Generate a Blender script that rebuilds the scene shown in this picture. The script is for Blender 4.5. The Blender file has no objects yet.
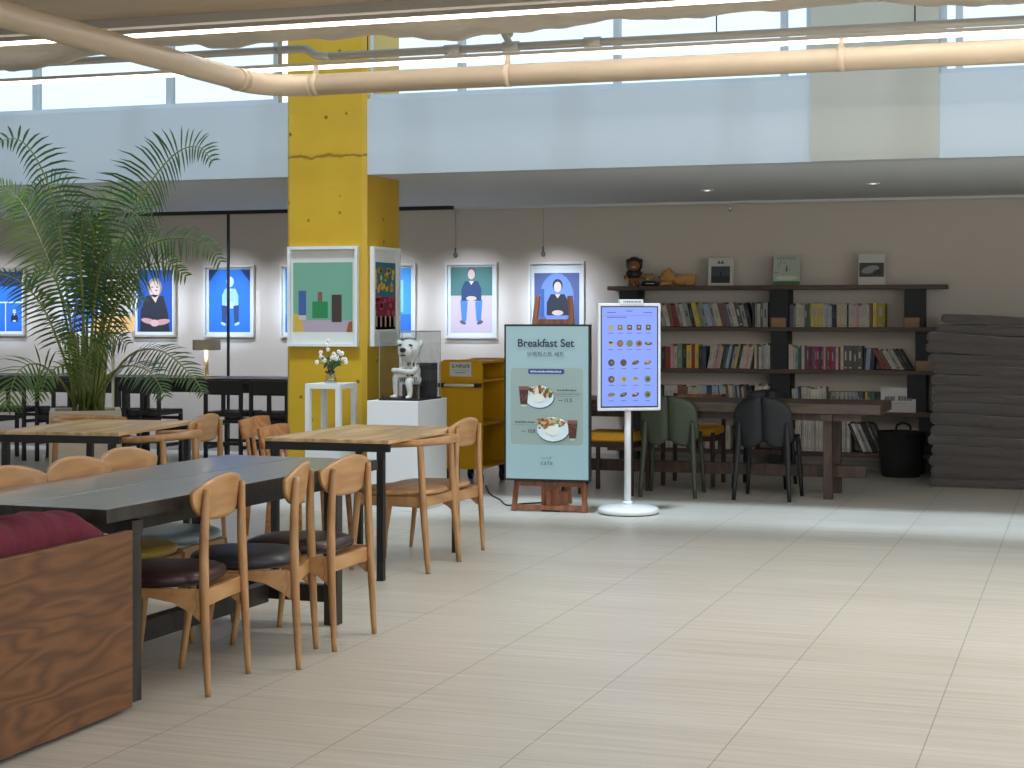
import bpy, bmesh, math, random
from mathutils import Vector, Matrix, Euler

# ------------------------------------------------------------------ camera, world, lights
SC = bpy.context.scene
COL = SC.collection
R = math.radians
PI = math.pi

FPX, EYE = 1700.0, 1.38
YAW = math.atan(577 / 1700)
cam_d = bpy.data.cameras.new('camera')
cam_d.sensor_width = 36.0
cam_d.lens = FPX / 1024 * 36.0
cam_d.shift_y = -69 / 1024
cam_d.clip_end = 200
cam = bpy.data.objects.new('camera', cam_d)
cam.location = (0, 0, EYE)
cam.rotation_euler = (R(90), 0, YAW)
COL.objects.link(cam)
SC.camera = cam

SC.view_settings.view_transform = 'Standard'
SC.view_settings.look = 'None'
SC.view_settings.exposure = 0.0
SC.view_settings.gamma = 1.0
SC.view_settings.use_curve_mapping = False
SC.cycles.use_denoising = True
SC.cycles.max_bounces = 10
SC.cycles.transparent_max_bounces = 16
SC.cycles.caustics_reflective = False
SC.cycles.caustics_refractive = False
SC.cycles.sample_clamp_indirect = 6.0

W = bpy.data.worlds.new('world')
SC.world = W
W.use_nodes = True
bg = W.node_tree.nodes['Background']
bg.inputs[0].default_value = (0.78, 0.90, 1.0, 1)
bg.inputs[1].default_value = 1.7


def light(name, kind, loc, target, energy, color, **kw):
    d = bpy.data.lights.new(name, kind)
    d.energy = energy
    d.color = color
    for k, v in kw.items():
        setattr(d, k, v)
    o = bpy.data.objects.new(name, d)
    o.location = loc
    o.rotation_euler = (Vector(target) - Vector(loc)).to_track_quat('-Z', 'Y').to_euler()
    COL.objects.link(o)
    return o


# overcast sun coming down steeply through the glass roof strip
light('sun', 'SUN', (0, 10, 20), (0, 10.89, 17.6), 5.2, (0.70, 0.84, 1.0), angle=R(8))
# added fill lights, as if from windows behind and right of the camera
light('fill_right', 'AREA', (4.9, 3.5, 1.7), (0, 3.5, 1.2), 75, (1.0, 0.98, 0.95), shape='RECTANGLE', size=13, size_y=2.2)
light('fill_behind', 'AREA', (-2.5, -3.9, 1.8), (-2.5, 5, 1.2), 30, (1.0, 0.98, 0.95), shape='RECTANGLE', size=13, size_y=2.2)


# ------------------------------------------------------------------ materials
def lin(c):
    return tuple(((x / 255) / 12.92 if x / 255 <= 0.04045 else ((x / 255 + 0.055) / 1.055) ** 2.4) for x in c)


_mats = {}


def mat(name, rgb, rough=0.5, var=0.0, scale=(8, 8, 8), bump=0.0, bscale=None, metal=0.0, spec=0.5, rgb2=None, detail=4.0, coat=0.0, sheen=0.0):
    if name in _mats:
        return _mats[name]
    m = bpy.data.materials.new(name)
    m.use_nodes = True
    nt = m.node_tree
    p = nt.nodes['Principled BSDF']
    c = lin(rgb)
    p.inputs['Base Color'].default_value = (*c, 1)
    p.inputs['Roughness'].default_value = rough
    p.inputs['Metallic'].default_value = metal
    p.inputs['Specular IOR Level'].default_value = spec
    if coat:
        p.inputs['Coat Weight'].default_value = coat
    if sheen:
        p.inputs['Sheen Weight'].default_value = sheen
    if var or rgb2 or bump:
        tc = nt.nodes.new('ShaderNodeTexCoord')
        mp = nt.nodes.new('ShaderNodeMapping')
        mp.inputs['Scale'].default_value = scale
        nt.links.new(tc.outputs['Object'], mp.inputs['Vector'])
        nz = nt.nodes.new('ShaderNodeTexNoise')
        nz.inputs['Scale'].default_value = 1.0
        nz.inputs['Detail'].default_value = detail
        nt.links.new(mp.outputs[0], nz.inputs['Vector'])
        if var or rgb2:
            cr = nt.nodes.new('ShaderNodeValToRGB')
            a = tuple(min(1, x * (1 - var)) for x in c)
            b = lin(rgb2) if rgb2 else tuple(min(1, x * (1 + var)) for x in c)
            cr.color_ramp.elements[0].position = 0.33
            cr.color_ramp.elements[1].position = 0.67
            cr.color_ramp.elements[0].color = (*a, 1)
            cr.color_ramp.elements[1].color = (*b, 1)
            nt.links.new(nz.outputs['Fac'], cr.inputs[0])
            nt.links.new(cr.outputs[0], p.inputs['Base Color'])
        if bump:
            src = nz
            if bscale:
                mp2 = nt.nodes.new('ShaderNodeMapping')
                mp2.inputs['Scale'].default_value = bscale
                nt.links.new(tc.outputs['Object'], mp2.inputs['Vector'])
                src = nt.nodes.new('ShaderNodeTexNoise')
                src.inputs['Scale'].default_value = 1.0
                src.inputs['Detail'].default_value = 5
                nt.links.new(mp2.outputs[0], src.inputs['Vector'])
            bp = nt.nodes.new('ShaderNodeBump')
            bp.inputs['Strength'].default_value = bump
            bp.inputs['Distance'].default_value = 0.02
            nt.links.new(src.outputs['Fac'], bp.inputs['Height'])
            nt.links.new(bp.outputs[0], p.inputs['Normal'])
    _mats[name] = m
    return m


def wood(name, dark, light_, axis='x', rough=0.45, ring=7.0, coat=0.0):
    """plank grain: distorted bands stretched along one axis, plus fine fibres"""
    if name in _mats:
        return _mats[name]
    m = bpy.data.materials.new(name)
    m.use_nodes = True
    nt = m.node_tree
    p = nt.nodes['Principled BSDF']
    p.inputs['Roughness'].default_value = rough
    p.inputs['Coat Weight'].default_value = coat
    p.inputs['Coat Roughness'].default_value = 0.3
    tc = nt.nodes.new('ShaderNodeTexCoord')
    mp = nt.nodes.new('ShaderNodeMapping')
    st, ac = 0.9, 5.5
    mp.inputs['Scale'].default_value = {'x': (st, ac, ac), 'y': (ac, st, ac), 'z': (ac, ac, st)}[axis]
    nt.links.new(tc.outputs['Object'], mp.inputs['Vector'])
    n1 = nt.nodes.new('ShaderNodeTexNoise')
    n1.inputs['Scale'].default_value = 1.0
    n1.inputs['Detail'].default_value = 2.0
    n1.inputs['Distortion'].default_value = 0.4
    nt.links.new(mp.outputs[0], n1.inputs['Vector'])
    mul = nt.nodes.new('ShaderNodeMath'); mul.operation = 'MULTIPLY'
    mul.inputs[1].default_value = ring
    nt.links.new(n1.outputs['Fac'], mul.inputs[0])
    fr = nt.nodes.new('ShaderNodeMath'); fr.operation = 'PINGPONG'
    fr.inputs[1].default_value = 0.5
    nt.links.new(mul.outputs[0], fr.inputs[0])
    mp2 = nt.nodes.new('ShaderNodeMapping')
    mp2.inputs['Scale'].default_value = {'x': (4, 120, 120), 'y': (120, 4, 120), 'z': (120, 120, 4)}[axis]
    nt.links.new(tc.outputs['Object'], mp2.inputs['Vector'])
    n2 = nt.nodes.new('ShaderNodeTexNoise')
    n2.inputs['Scale'].default_value = 1.0
    n2.inputs['Detail'].default_value = 3
    nt.links.new(mp2.outputs[0], n2.inputs['Vector'])
    mx = nt.nodes.new('ShaderNodeMath'); mx.operation = 'MULTIPLY_ADD'
    mx.inputs[1].default_value = 1.1
    nt.links.new(fr.outputs[0], mx.inputs[0])
    h = nt.nodes.new('ShaderNodeMath'); h.operation = 'MULTIPLY'; h.inputs[1].default_value = 0.45
    nt.links.new(n2.outputs['Fac'], h.inputs[0])
    nt.links.new(h.outputs[0], mx.inputs[2])
    cr = nt.nodes.new('ShaderNodeValToRGB')
    cr.color_ramp.elements[0].position = 0.1
    cr.color_ramp.elements[1].position = 0.75
    cr.color_ramp.elements[0].color = (*lin(dark), 1)
    cr.color_ramp.elements[1].color = (*lin(light_), 1)
    nt.links.new(mx.outputs[0], cr.inputs[0])
    nt.links.new(cr.outputs[0], p.inputs['Base Color'])
    _mats[name] = m
    return m


def emit(name, rgb, strength):
    if name in _mats:
        return _mats[name]
    m = bpy.data.materials.new(name)
    m.use_nodes = True
    p = m.node_tree.nodes['Principled BSDF']
    p.inputs['Base Color'].default_value = (*[x * 0.5 for x in lin(rgb)], 1)
    p.inputs['Emission Color'].default_value = (*lin(rgb), 1)
    p.inputs['Emission Strength'].default_value = strength
    p.inputs['Roughness'].default_value = 0.25
    _mats[name] = m
    return m


def glass(name, tint, keep=1.0, gloss=0.08):
    """thin pane: see-through with a weak mirror"""
    m = bpy.data.materials.new(name)
    m.use_nodes = True
    nt = m.node_tree
    nt.nodes.remove(nt.nodes['Principled BSDF'])
    tr = nt.nodes.new('ShaderNodeBsdfTransparent')
    tr.inputs[0].default_value = (*[t * keep for t in tint], 1)
    gl = nt.nodes.new('ShaderNodeBsdfGlossy')
    gl.inputs['Roughness'].default_value = 0.03
    mx = nt.nodes.new('ShaderNodeMixShader')
    mx.inputs[0].default_value = gloss
    nt.links.new(tr.outputs[0], mx.inputs[1])
    nt.links.new(gl.outputs[0], mx.inputs[2])
    nt.links.new(mx.outputs[0], nt.nodes['Material Output'].inputs[0])
    return m


def leafmat(name, rgb, rgb2):
    m = mat(name, rgb, 0.42, rgb2=rgb2, scale=(3, 3, 3))
    nt = m.node_tree
    p = nt.nodes['Principled BSDF']
    t = nt.nodes.new('ShaderNodeBsdfTranslucent')
    t.inputs[0].default_value = (*lin(rgb2), 1)
    mx = nt.nodes.new('ShaderNodeMixShader')
    mx.inputs[0].default_value = 0.3
    nt.links.new(p.outputs[0], mx.inputs[1])
    nt.links.new(t.outputs[0], mx.inputs[2])
    nt.links.new(mx.outputs[0], nt.nodes['Material Output'].inputs[0])
    return m


def flat(rgb, rough=0.6):
    return mat('paint_%02x%02x%02x' % tuple(rgb), rgb, rough)


M_WHITE = mat('white_wall_paint', (222, 219, 214), 0.75, bump=0.05, bscale=(30, 30, 30))
M_BACK = mat('back_wall_paint', (212, 198, 182), 0.8, bump=0.05, bscale=(30, 30, 30))
M_BULK = mat('bulkhead_paint', (186, 191, 194), 0.6)
M_PIER = mat('pier_paint', (176, 171, 157), 0.6, var=0.03, scale=(3, 3, 0.5))
M_SOFFIT = mat('soffit_paint', (206, 206, 204), 0.8)
M_CEIL = mat('upper_ceiling', (186, 168, 144), 0.8, var=0.1, scale=(1, 4, 2), bump=0.3, bscale=(4, 9, 4))
M_FABRIC = mat('insulation_blanket', (186, 176, 160), 0.7, var=0.1, scale=(2, 6, 6), bump=0.6, bscale=(6, 12, 6))
M_PIPE = mat('painted_pipe', (204, 183, 155), 0.45, var=0.04, scale=(5, 5, 5))
M_PIPE2 = mat('grey_painted_pipe', (170, 162, 150), 0.5)
M_FRAMEGREY = mat('window_frame_grey', (176, 182, 186), 0.5)
M_LED = emit('lamp_tube', (255, 246, 228), 5.0)
M_DARKMETAL = mat('black_metal', (26, 25, 25), 0.45)
M_BLACK = mat('black_lacquer', (30, 27, 26), 0.4)
M_OAK = wood('oak_chair', (150, 108, 66), (178, 136, 90), 'z', 0.4)
M_OAKX = wood('oak_back', (156, 112, 70), (184, 142, 95), 'x', 0.38)
M_PALE = wood('pale_plank_top', (164, 130, 90), (222, 190, 142), 'y', 0.34, ring=4)
M_DKTOP = wood('dark_table_top', (66, 63, 60), (92, 89, 85), 'y', 0.30, ring=5, coat=1.0)
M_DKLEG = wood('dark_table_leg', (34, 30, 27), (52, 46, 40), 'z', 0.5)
M_WALNUT = wood('walnut_panel', (72, 44, 23), (114, 74, 41), 'y', 0.42, ring=11)
M_SHELF = wood('walnut_shelf', (64, 45, 34), (90, 65, 50), 'x', 0.5)
M_DESK = wood('brown_desk', (60, 48, 39), (88, 72, 58), 'x', 0.5)
M_DESKLEG = wood('brown_desk_leg', (56, 40, 32), (82, 60, 47), 'z', 0.5)
M_EASEL = wood('easel_wood', (104, 58, 36), (146, 90, 58), 'z', 0.45)
M_PINE = wood('pine_board', (152, 98, 52), (188, 134, 82), 'y', 0.45)
M_LEATHER = mat('brown_leather', (52, 32, 30), 0.32, bump=0.08, bscale=(60, 60, 60))
M_LEATHERK = mat('black_leather', (44, 44, 46), 0.34, bump=0.08, bscale=(60, 60, 60))
M_BURG = mat('burgundy_fabric', (92, 14, 34), 0.9, var=0.12, scale=(20, 20, 20), bump=0.35, bscale=(9, 14, 5))
M_WHITEPL = mat('white_lacquer', (218, 218, 216), 0.35)
M_MATT = mat('mat_velvet', (80, 72, 68), 0.9, var=0.10, scale=(2, 6, 14), bump=0.3, bscale=(5, 8, 9), sheen=0.4)
M_STONE = mat('planter_stone', (190, 178, 158), 0.8, var=0.08, scale=(3, 3, 14), bump=0.2, bscale=(20, 20, 20))
M_LEAF = leafmat('palm_leaf', (44, 70, 40), (84, 112, 66))
M_LEAF2 = leafmat('palm_leaf_young', (66, 96, 36), (110, 138, 58))
M_STEM = mat('palm_stem', (120, 128, 62), 0.5, var=0.15, scale=(6, 6, 2))
M_CREAM = mat('lamp_shade_cream', (206, 196, 170), 0.7)
M_YEL = mat('cart_yellow', (206, 152, 12), 0.4)
M_GREENPL = mat('olive_plastic', (60, 65, 47), 0.5)
M_BLACKPL = mat('black_plastic', (24, 25, 27), 0.6)
M_YSEAT = mat('yellow_upholstery', (222, 160, 34), 0.8, var=0.06, scale=(30, 30, 30))
M_MAHOG = mat('dark_red_wood', (58, 34, 32), 0.45, var=0.15, scale=(5, 5, 1))
M_BASKET = mat('black_woven', (24, 23, 24), 0.7, bump=0.6, bscale=(60, 60, 90))
M_PAGES = mat('book_pages', (214, 204, 184), 0.9)


# ------------------------------------------------------------------ mesh helpers
class MB:
    """collects shapes and links them as one mesh object"""

    def __init__(self):
        self.bm = bmesh.new()
        self.mi = 0
        self.mats = []

    def slot(self, m):
        if m not in self.mats:
            self.mats.append(m)
        self.mi = self.mats.index(m)
        return self

    def _take(self, verts, faces, smooth):
        bv = [self.bm.verts.new(v) for v in verts]
        for f in faces:
            try:
                fc = self.bm.faces.new([bv[i] for i in f])
                fc.smooth = smooth
                fc.material_index = self.mi
            except ValueError:
                pass
        return bv

    def box(self, x0, y0, z0, x1, y1, z1, b=0.0, seg=2, mtx=None):
        t = bmesh.new()
        bmesh.ops.create_cube(t, size=1.0)
        for v in t.verts:
            v.co = Vector(((x0 + x1) / 2 + v.co.x * (x1 - x0), (y0 + y1) / 2 + v.co.y * (y1 - y0), (z0 + z1) / 2 + v.co.z * (z1 - z0)))
        if b > 0:
            bmesh.ops.bevel(t, geom=list(t.edges), offset=b, segments=seg, affect='EDGES', profile=0.5)
        if mtx is not None:
            bmesh.ops.transform(t, matrix=mtx, verts=t.verts)
        self._merge(t, False)
        return self

    def _merge(self, t, smooth):
        t.verts.index_update()
        self._take([v.co.copy() for v in t.verts], [[v.index for v in f.verts] for f in t.faces], smooth)
        t.free()

    def bar(self, p0, p1, w, h, b=0.0, up=(0, 0, 1), w1=None, h1=None):
        p0, p1 = Vector(p0), Vector(p1)
        d = (p1 - p0).normalized()
        u = Vector(up)
        if abs(d.dot(u)) > 0.97:
            u = Vector((0, 1, 0))
        s = d.cross(u).normalized()
        u = s.cross(d).normalized()
        w1 = w if w1 is None else w1
        h1 = h if h1 is None else h1
        t = bmesh.new()
        vs = []
        for p, ww, hh in ((p0, w, h), (p1, w1, h1)):
            for a, c in ((-1, -1), (1, -1), (1, 1), (-1, 1)):
                vs.append(t.verts.new(p + s * a * ww / 2 + u * c * hh / 2))
        for f in ((0, 1, 2, 3), (7, 6, 5, 4), (0, 4, 5, 1), (1, 5, 6, 2), (2, 6, 7, 3), (3, 7, 4, 0)):
            t.faces.new([vs[i] for i in f])
        bmesh.ops.recalc_face_normals(t, faces=t.faces)
        if b > 0:
            bmesh.ops.bevel(t, geom=list(t.edges), offset=b, segments=2, affect='EDGES', profile=0.5)
        self._merge(t, False)
        return self

    def tube(self, pts, rad, seg=12, smooth_n=0, flat_=1.0, cap=True, upv=(0, 0, 1)):
        pts = [Vector(p) for p in pts]
        rr = rad if isinstance(rad, (list, tuple)) else [rad] * len(pts)
        if smooth_n:
            P, Q = [], []
            n = len(pts)
            for i in range(n - 1):
                a, b_, c, d = pts[max(i - 1, 0)], pts[i], pts[i + 1], pts[min(i + 2, n - 1)]
                for k in range(smooth_n):
                    t = k / smooth_n
                    P.append(0.5 * ((2 * b_) + (c - a) * t + (2 * a - 5 * b_ + 4 * c - d) * t * t + (3 * b_ - a - 3 * c + d) * t ** 3))
                    Q.append(rr[i] * (1 - t) + rr[i + 1] * t)
            P.append(pts[-1]); Q.append(rr[-1])
            pts, rr = P, Q
        verts, faces = [], []
        n = len(pts)
        prev = None
        for i, p in enumerate(pts):
            d = (pts[min(i + 1, n - 1)] - pts[max(i - 1, 0)]).normalized()
            u = Vector(upv) if prev is None else prev
            if abs(d.dot(u)) > 0.98:
                u = Vector((0, 1, 0)) if abs(d.y) < 0.9 else Vector((1, 0, 0))
            s = d.cross(u).normalized()
            u = s.cross(d).normalized()
            prev = u
            for k in range(seg):
                a = 2 * PI * k / seg
                verts.append(p + s * math.cos(a) * rr[i] + u * math.sin(a) * rr[i] * flat_)
        for i in range(n - 1):
            for k in range(seg):
                k2 = (k + 1) % seg
                faces.append((i * seg + k, i * seg + k2, (i + 1) * seg + k2, (i + 1) * seg + k))
        if cap:
            faces.append(tuple(range(seg))[::-1])
            faces.append(tuple((n - 1) * seg + k for k in range(seg)))
        self._take(verts, faces, True)
        return self

    def lathe(self, prof, c=(0, 0, 0), seg=28, sx=1.0, sy=1.0, power=2.0, smooth=True):
        """profile of (radius, z); power > 2 squares the plan"""
        verts, faces = [], []
        cx, cy, cz = c
        n = len(prof)
        for r, z in prof:
            for k in range(seg):
                a = 2 * PI * k / seg
                ca, sa = math.cos(a), math.sin(a)
                ca = math.copysign(abs(ca) ** (2 / power), ca)
                sa = math.copysign(abs(sa) ** (2 / power), sa)
                verts.append((cx + r * sx * ca, cy + r * sy * sa, cz + z))
        for i in range(n - 1):
            for k in range(seg):
                k2 = (k + 1) % seg
                faces.append((i * seg + k, i * seg + k2, (i + 1) * seg + k2, (i + 1) * seg + k))
        faces.append(tuple(range(seg))[::-1])
        faces.append(tuple((n - 1) * seg + k for k in range(seg)))
        self._take(verts, faces, smooth)
        return self

    def ball(self, c, rx, ry=None, rz=None, seg=16, rings=10, rot=None):
        ry = rx if ry is None else ry
        rz = rx if rz is None else rz
        t = bmesh.new()
        bmesh.ops.create_uvsphere(t, u_segments=seg, v_segments=rings, radius=1.0)
        m = Matrix.Translation(Vector(c)) @ (Euler(rot).to_matrix().to_4x4() if rot else Matrix.Identity(4)) @ Matrix.Diagonal((rx, ry, rz, 1))
        bmesh.ops.transform(t, matrix=m, verts=t.verts)
        self._merge(t, True)
        return self

    def prism(self, poly, y0, y1, smooth=False, mtx=None):
        """outline in x,z pushed from y0 to y1"""
        n = len(poly)
        v = [Vector((x, y0, z)) for x, z in poly] + [Vector((x, y1, z)) for x, z in poly]
        if mtx is not None:
            v = [mtx @ q for q in v]
        f = [tuple(range(n)), tuple(range(2 * n - 1, n - 1, -1))]
        for i in range(n):
            j = (i + 1) % n
            f.append((i, i + n, j + n, j))
        self._take(v, f, smooth)
        return self

    def sheet(self, fn, nu, nv, th=0.0, tdir=None, smooth=True):
        """fn(u, v) for u, v in 0..1; th gives it thickness along its normal"""
        P = [[Vector(fn(i / nu, j / nv)) for j in range(nv + 1)] for i in range(nu + 1)]
        idx = lambda i, j: i * (nv + 1) + j
        verts = [P[i][j] for i in range(nu + 1) for j in range(nv + 1)]
        faces = [(idx(i, j), idx(i + 1, j), idx(i + 1, j + 1), idx(i, j + 1)) for i in range(nu) for j in range(nv)]
        if th:
            off = len(verts)
            for i in range(nu + 1):
                for j in range(nv + 1):
                    du = P[min(i + 1, nu)][j] - P[max(i - 1, 0)][j]
                    dv = P[i][min(j + 1, nv)] - P[i][max(j - 1, 0)]
                    nrm = Vector(tdir) if tdir else du.cross(dv).normalized()
                    verts.append(P[i][j] + nrm * th)
            faces += [tuple(off + k for k in f[::-1]) for f in faces]
            rim = [idx(i, 0) for i in range(nu + 1)] + [idx(nu, j) for j in range(1, nv + 1)] + [idx(i, nv) for i in range(nu - 1, -1, -1)] + [idx(0, j) for j in range(nv - 1, 0, -1)]
            for a in range(len(rim)):
                b_ = rim[(a + 1) % len(rim)]
                faces.append((rim[a], rim[a] + off, b_ + off, b_))
        self._take(verts, faces, smooth)
        return self

    def rbox(self, c, s, r, n=(10, 6, 3), warp=None):
        """soft box: rounded by r, extra points for warping"""
        hx, hy, hz = s[0] / 2, s[1] / 2, s[2] / 2

        def ticks(h, k):
            e = [0, 0.3, 0.7, 1]
            a = [-h + r * x for x in e]
            mid = [(-h + r) + (2 * h - 2 * r) * i / k for i in range(1, k)]
            return a + mid + [-x for x in a[::-1]]
        ax = [ticks(hx, n[0]), ticks(hy, n[1]), ticks(hz, max(1, n[2]))]
        t = bmesh.new()
        H = (hx, hy, hz)
        for fa in range(3):
            ua, va = [k for k in range(3) if k != fa]
            for sg in (-1, 1):
                g = {}
                for i, u in enumerate(ax[ua]):
                    for j, v in enumerate(ax[va]):
                        p = [0, 0, 0]
                        p[fa] = sg * H[fa]; p[ua] = u; p[va] = v
                        g[i, j] = t.verts.new(p)
                for i in range(len(ax[ua]) - 1):
                    for j in range(len(ax[va]) - 1):
                        t.faces.new([g[i, j], g[i + 1, j], g[i + 1, j + 1], g[i, j + 1]])
        bmesh.ops.remove_doubles(t, verts=t.verts, dist=1e-6)
        for v in t.verts:
            q = Vector([max(-H[k] + r, min(H[k] - r, v.co[k])) for k in range(3)])
            d = v.co - q
            if d.length > 1e-9:
                v.co = q + d.normalized() * r
            v.co = v.co + Vector(c)
            if warp:
                v.co = Vector(warp(v.co))
        bmesh.ops.recalc_face_normals(t, faces=t.faces)
        self._merge(t, True)
        return self

    def mesh(self, name, m=None, fix=True):
        if fix:
            bmesh.ops.recalc_face_normals(self.bm, faces=self.bm.faces)
        me = bpy.data.meshes.new(name)
        self.bm.to_mesh(me)
        self.bm.free()
        for x in (self.mats or [m]):
            if x is not None:
                me.materials.append(x)
        return me

    def put(self, name, m=None, parent=None, fix=True):
        o = bpy.data.objects.new(name, self.mesh(name, m, fix))
        COL.objects.link(o)
        if parent is not None:
            o.parent = parent
        return o


class Pic:
    """flat printed picture: stacked coloured outlines on the plane y = 0, facing -y"""

    def __init__(self, step=0.0004):
        self.mb = MB()
        self.k = 0
        self.step = step

    def poly(self, pts, m):
        self.mb.slot(m)
        y = -self.k * self.step
        self.mb._take([(x, y, z) for x, z in pts], [tuple(range(len(pts)))], False)
        return self

    def up(self):
        self.k += 1
        return self

    def rect(self, x0, z0, x1, z1, m):
        return self.poly([(x0, z0), (x1, z0), (x1, z1), (x0, z1)], m)

    def rrect(self, x0, z0, x1, z1, r, m):
        pts = []
        for cx, cz, a0 in ((x1 - r, z0 + r, -90), (x1 - r, z1 - r, 0), (x0 + r, z1 - r, 90), (x0 + r, z0 + r, 180)):
            for k in range(5):
                a = R(a0 + k * 22.5)
                pts.append((cx + r * math.cos(a), cz + r * math.sin(a)))
        return self.poly(pts, m)

    def ell(self, cx, cz, rx, rz, m, n=20, rot=0.0):
        c, s = math.cos(rot), math.sin(rot)
        return self.poly([(cx + rx * math.cos(a) * c - rz * math.sin(a) * s, cz + rx * math.cos(a) * s + rz * math.sin(a) * c) for a in (2 * PI * k / n for k in range(n))], m)

    def put(self, name, parent=None, loc=(0, 0, 0)):
        o = self.mb.put(name, None, parent, fix=False)
        for f in o.data.polygons:
            if f.normal.y > 0:
                f.flip()
        o.location = loc
        return o


def text(name, body, size, m, parent, loc, bold=0.0, align='CENTER', spacing=1.0, rot=(R(90), 0, 0)):
    cu = bpy.data.curves.new(name, 'FONT')
    cu.body = body
    cu.size = size
    cu.align_x = align
    cu.align_y = 'CENTER'
    cu.extrude = 0.0004
    cu.offset = bold * size
    cu.space_character = spacing
    tmp = bpy.data.objects.new(name, cu)
    COL.objects.link(tmp)
    bpy.context.view_layer.update()
    me = bpy.data.meshes.new_from_object(tmp.evaluated_get(bpy.context.evaluated_depsgraph_get()))
    bpy.data.objects.remove(tmp)
    bpy.data.curves.remove(cu)
    me.materials.clear()
    me.materials.append(m)
    o = bpy.data.objects.new(name, me)
    COL.objects.link(o)
    o.rotation_euler = rot
    o.location = loc
    if parent is not None:
        o.parent = parent
    return o


def tag(o, label, cat, group=None, kind=None):
    o['label'] = label
    o['category'] = cat
    if group:
        o['group'] = group
    if kind:
        o['kind'] = kind
    return o


def thing(name, label, cat, loc=(0, 0, 0), rz=0.0, group=None):
    o = bpy.data.objects.new(name, None)
    o.empty_display_size = 0.1
    o.location = loc
    o.rotation_euler = (0, 0, rz)
    COL.objects.link(o)
    return tag(o, label, cat, group)


def struct(o, label=None, cat=None):
    o['kind'] = 'structure'
    if label:
        o['label'] = label
        o['category'] = cat
    return o


def dup(root, loc, rz, label, group=None):
    r = root.copy()
    COL.objects.link(r)
    r.location = loc
    r.rotation_euler = (0, 0, rz)
    r['label'] = label
    if group:
        r['group'] = group
    for ch in list(root.children):
        c = ch.copy(); COL.objects.link(c); c.parent = r
        for g in list(ch.children):
            d = g.copy(); COL.objects.link(d); d.parent = c
    return r


_cy, _sy = math.cos(YAW), math.sin(YAW)


def at(px, py, Y):
    """world x, z of a point of the scene standing at depth Y"""
    r = (px - 512) / FPX
    Z = Y / (_cy + _sy * r)
    return (-_sy * Z + _cy * r * Z, EYE - (py - 315) * Z / FPX)


def ordinal(n):
    words = ['first', 'second', 'third', 'fourth', 'fifth', 'sixth', 'seventh', 'eighth', 'ninth', 'tenth', 'eleventh', 'twelfth', 'thirteenth', 'fourteenth', 'fifteenth', 'sixteenth', 'seventeenth', 'eighteenth', 'nineteenth']
    if n <= 19:
        return words[n - 1]
    tens = {2: 'twent', 3: 'thirt', 4: 'fort', 5: 'fift'}[n // 10]
    return tens + 'ieth' if n % 10 == 0 else tens + 'y-' + words[n % 10 - 1]


rnd = random.Random(7)

# ------------------------------------------------------------------ the setting
BY = 11.35       # bulkhead front
WY = 15.40       # back wall
SZ = 2.40        # soffit height
CZ = 3.10        # upper ceiling


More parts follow.
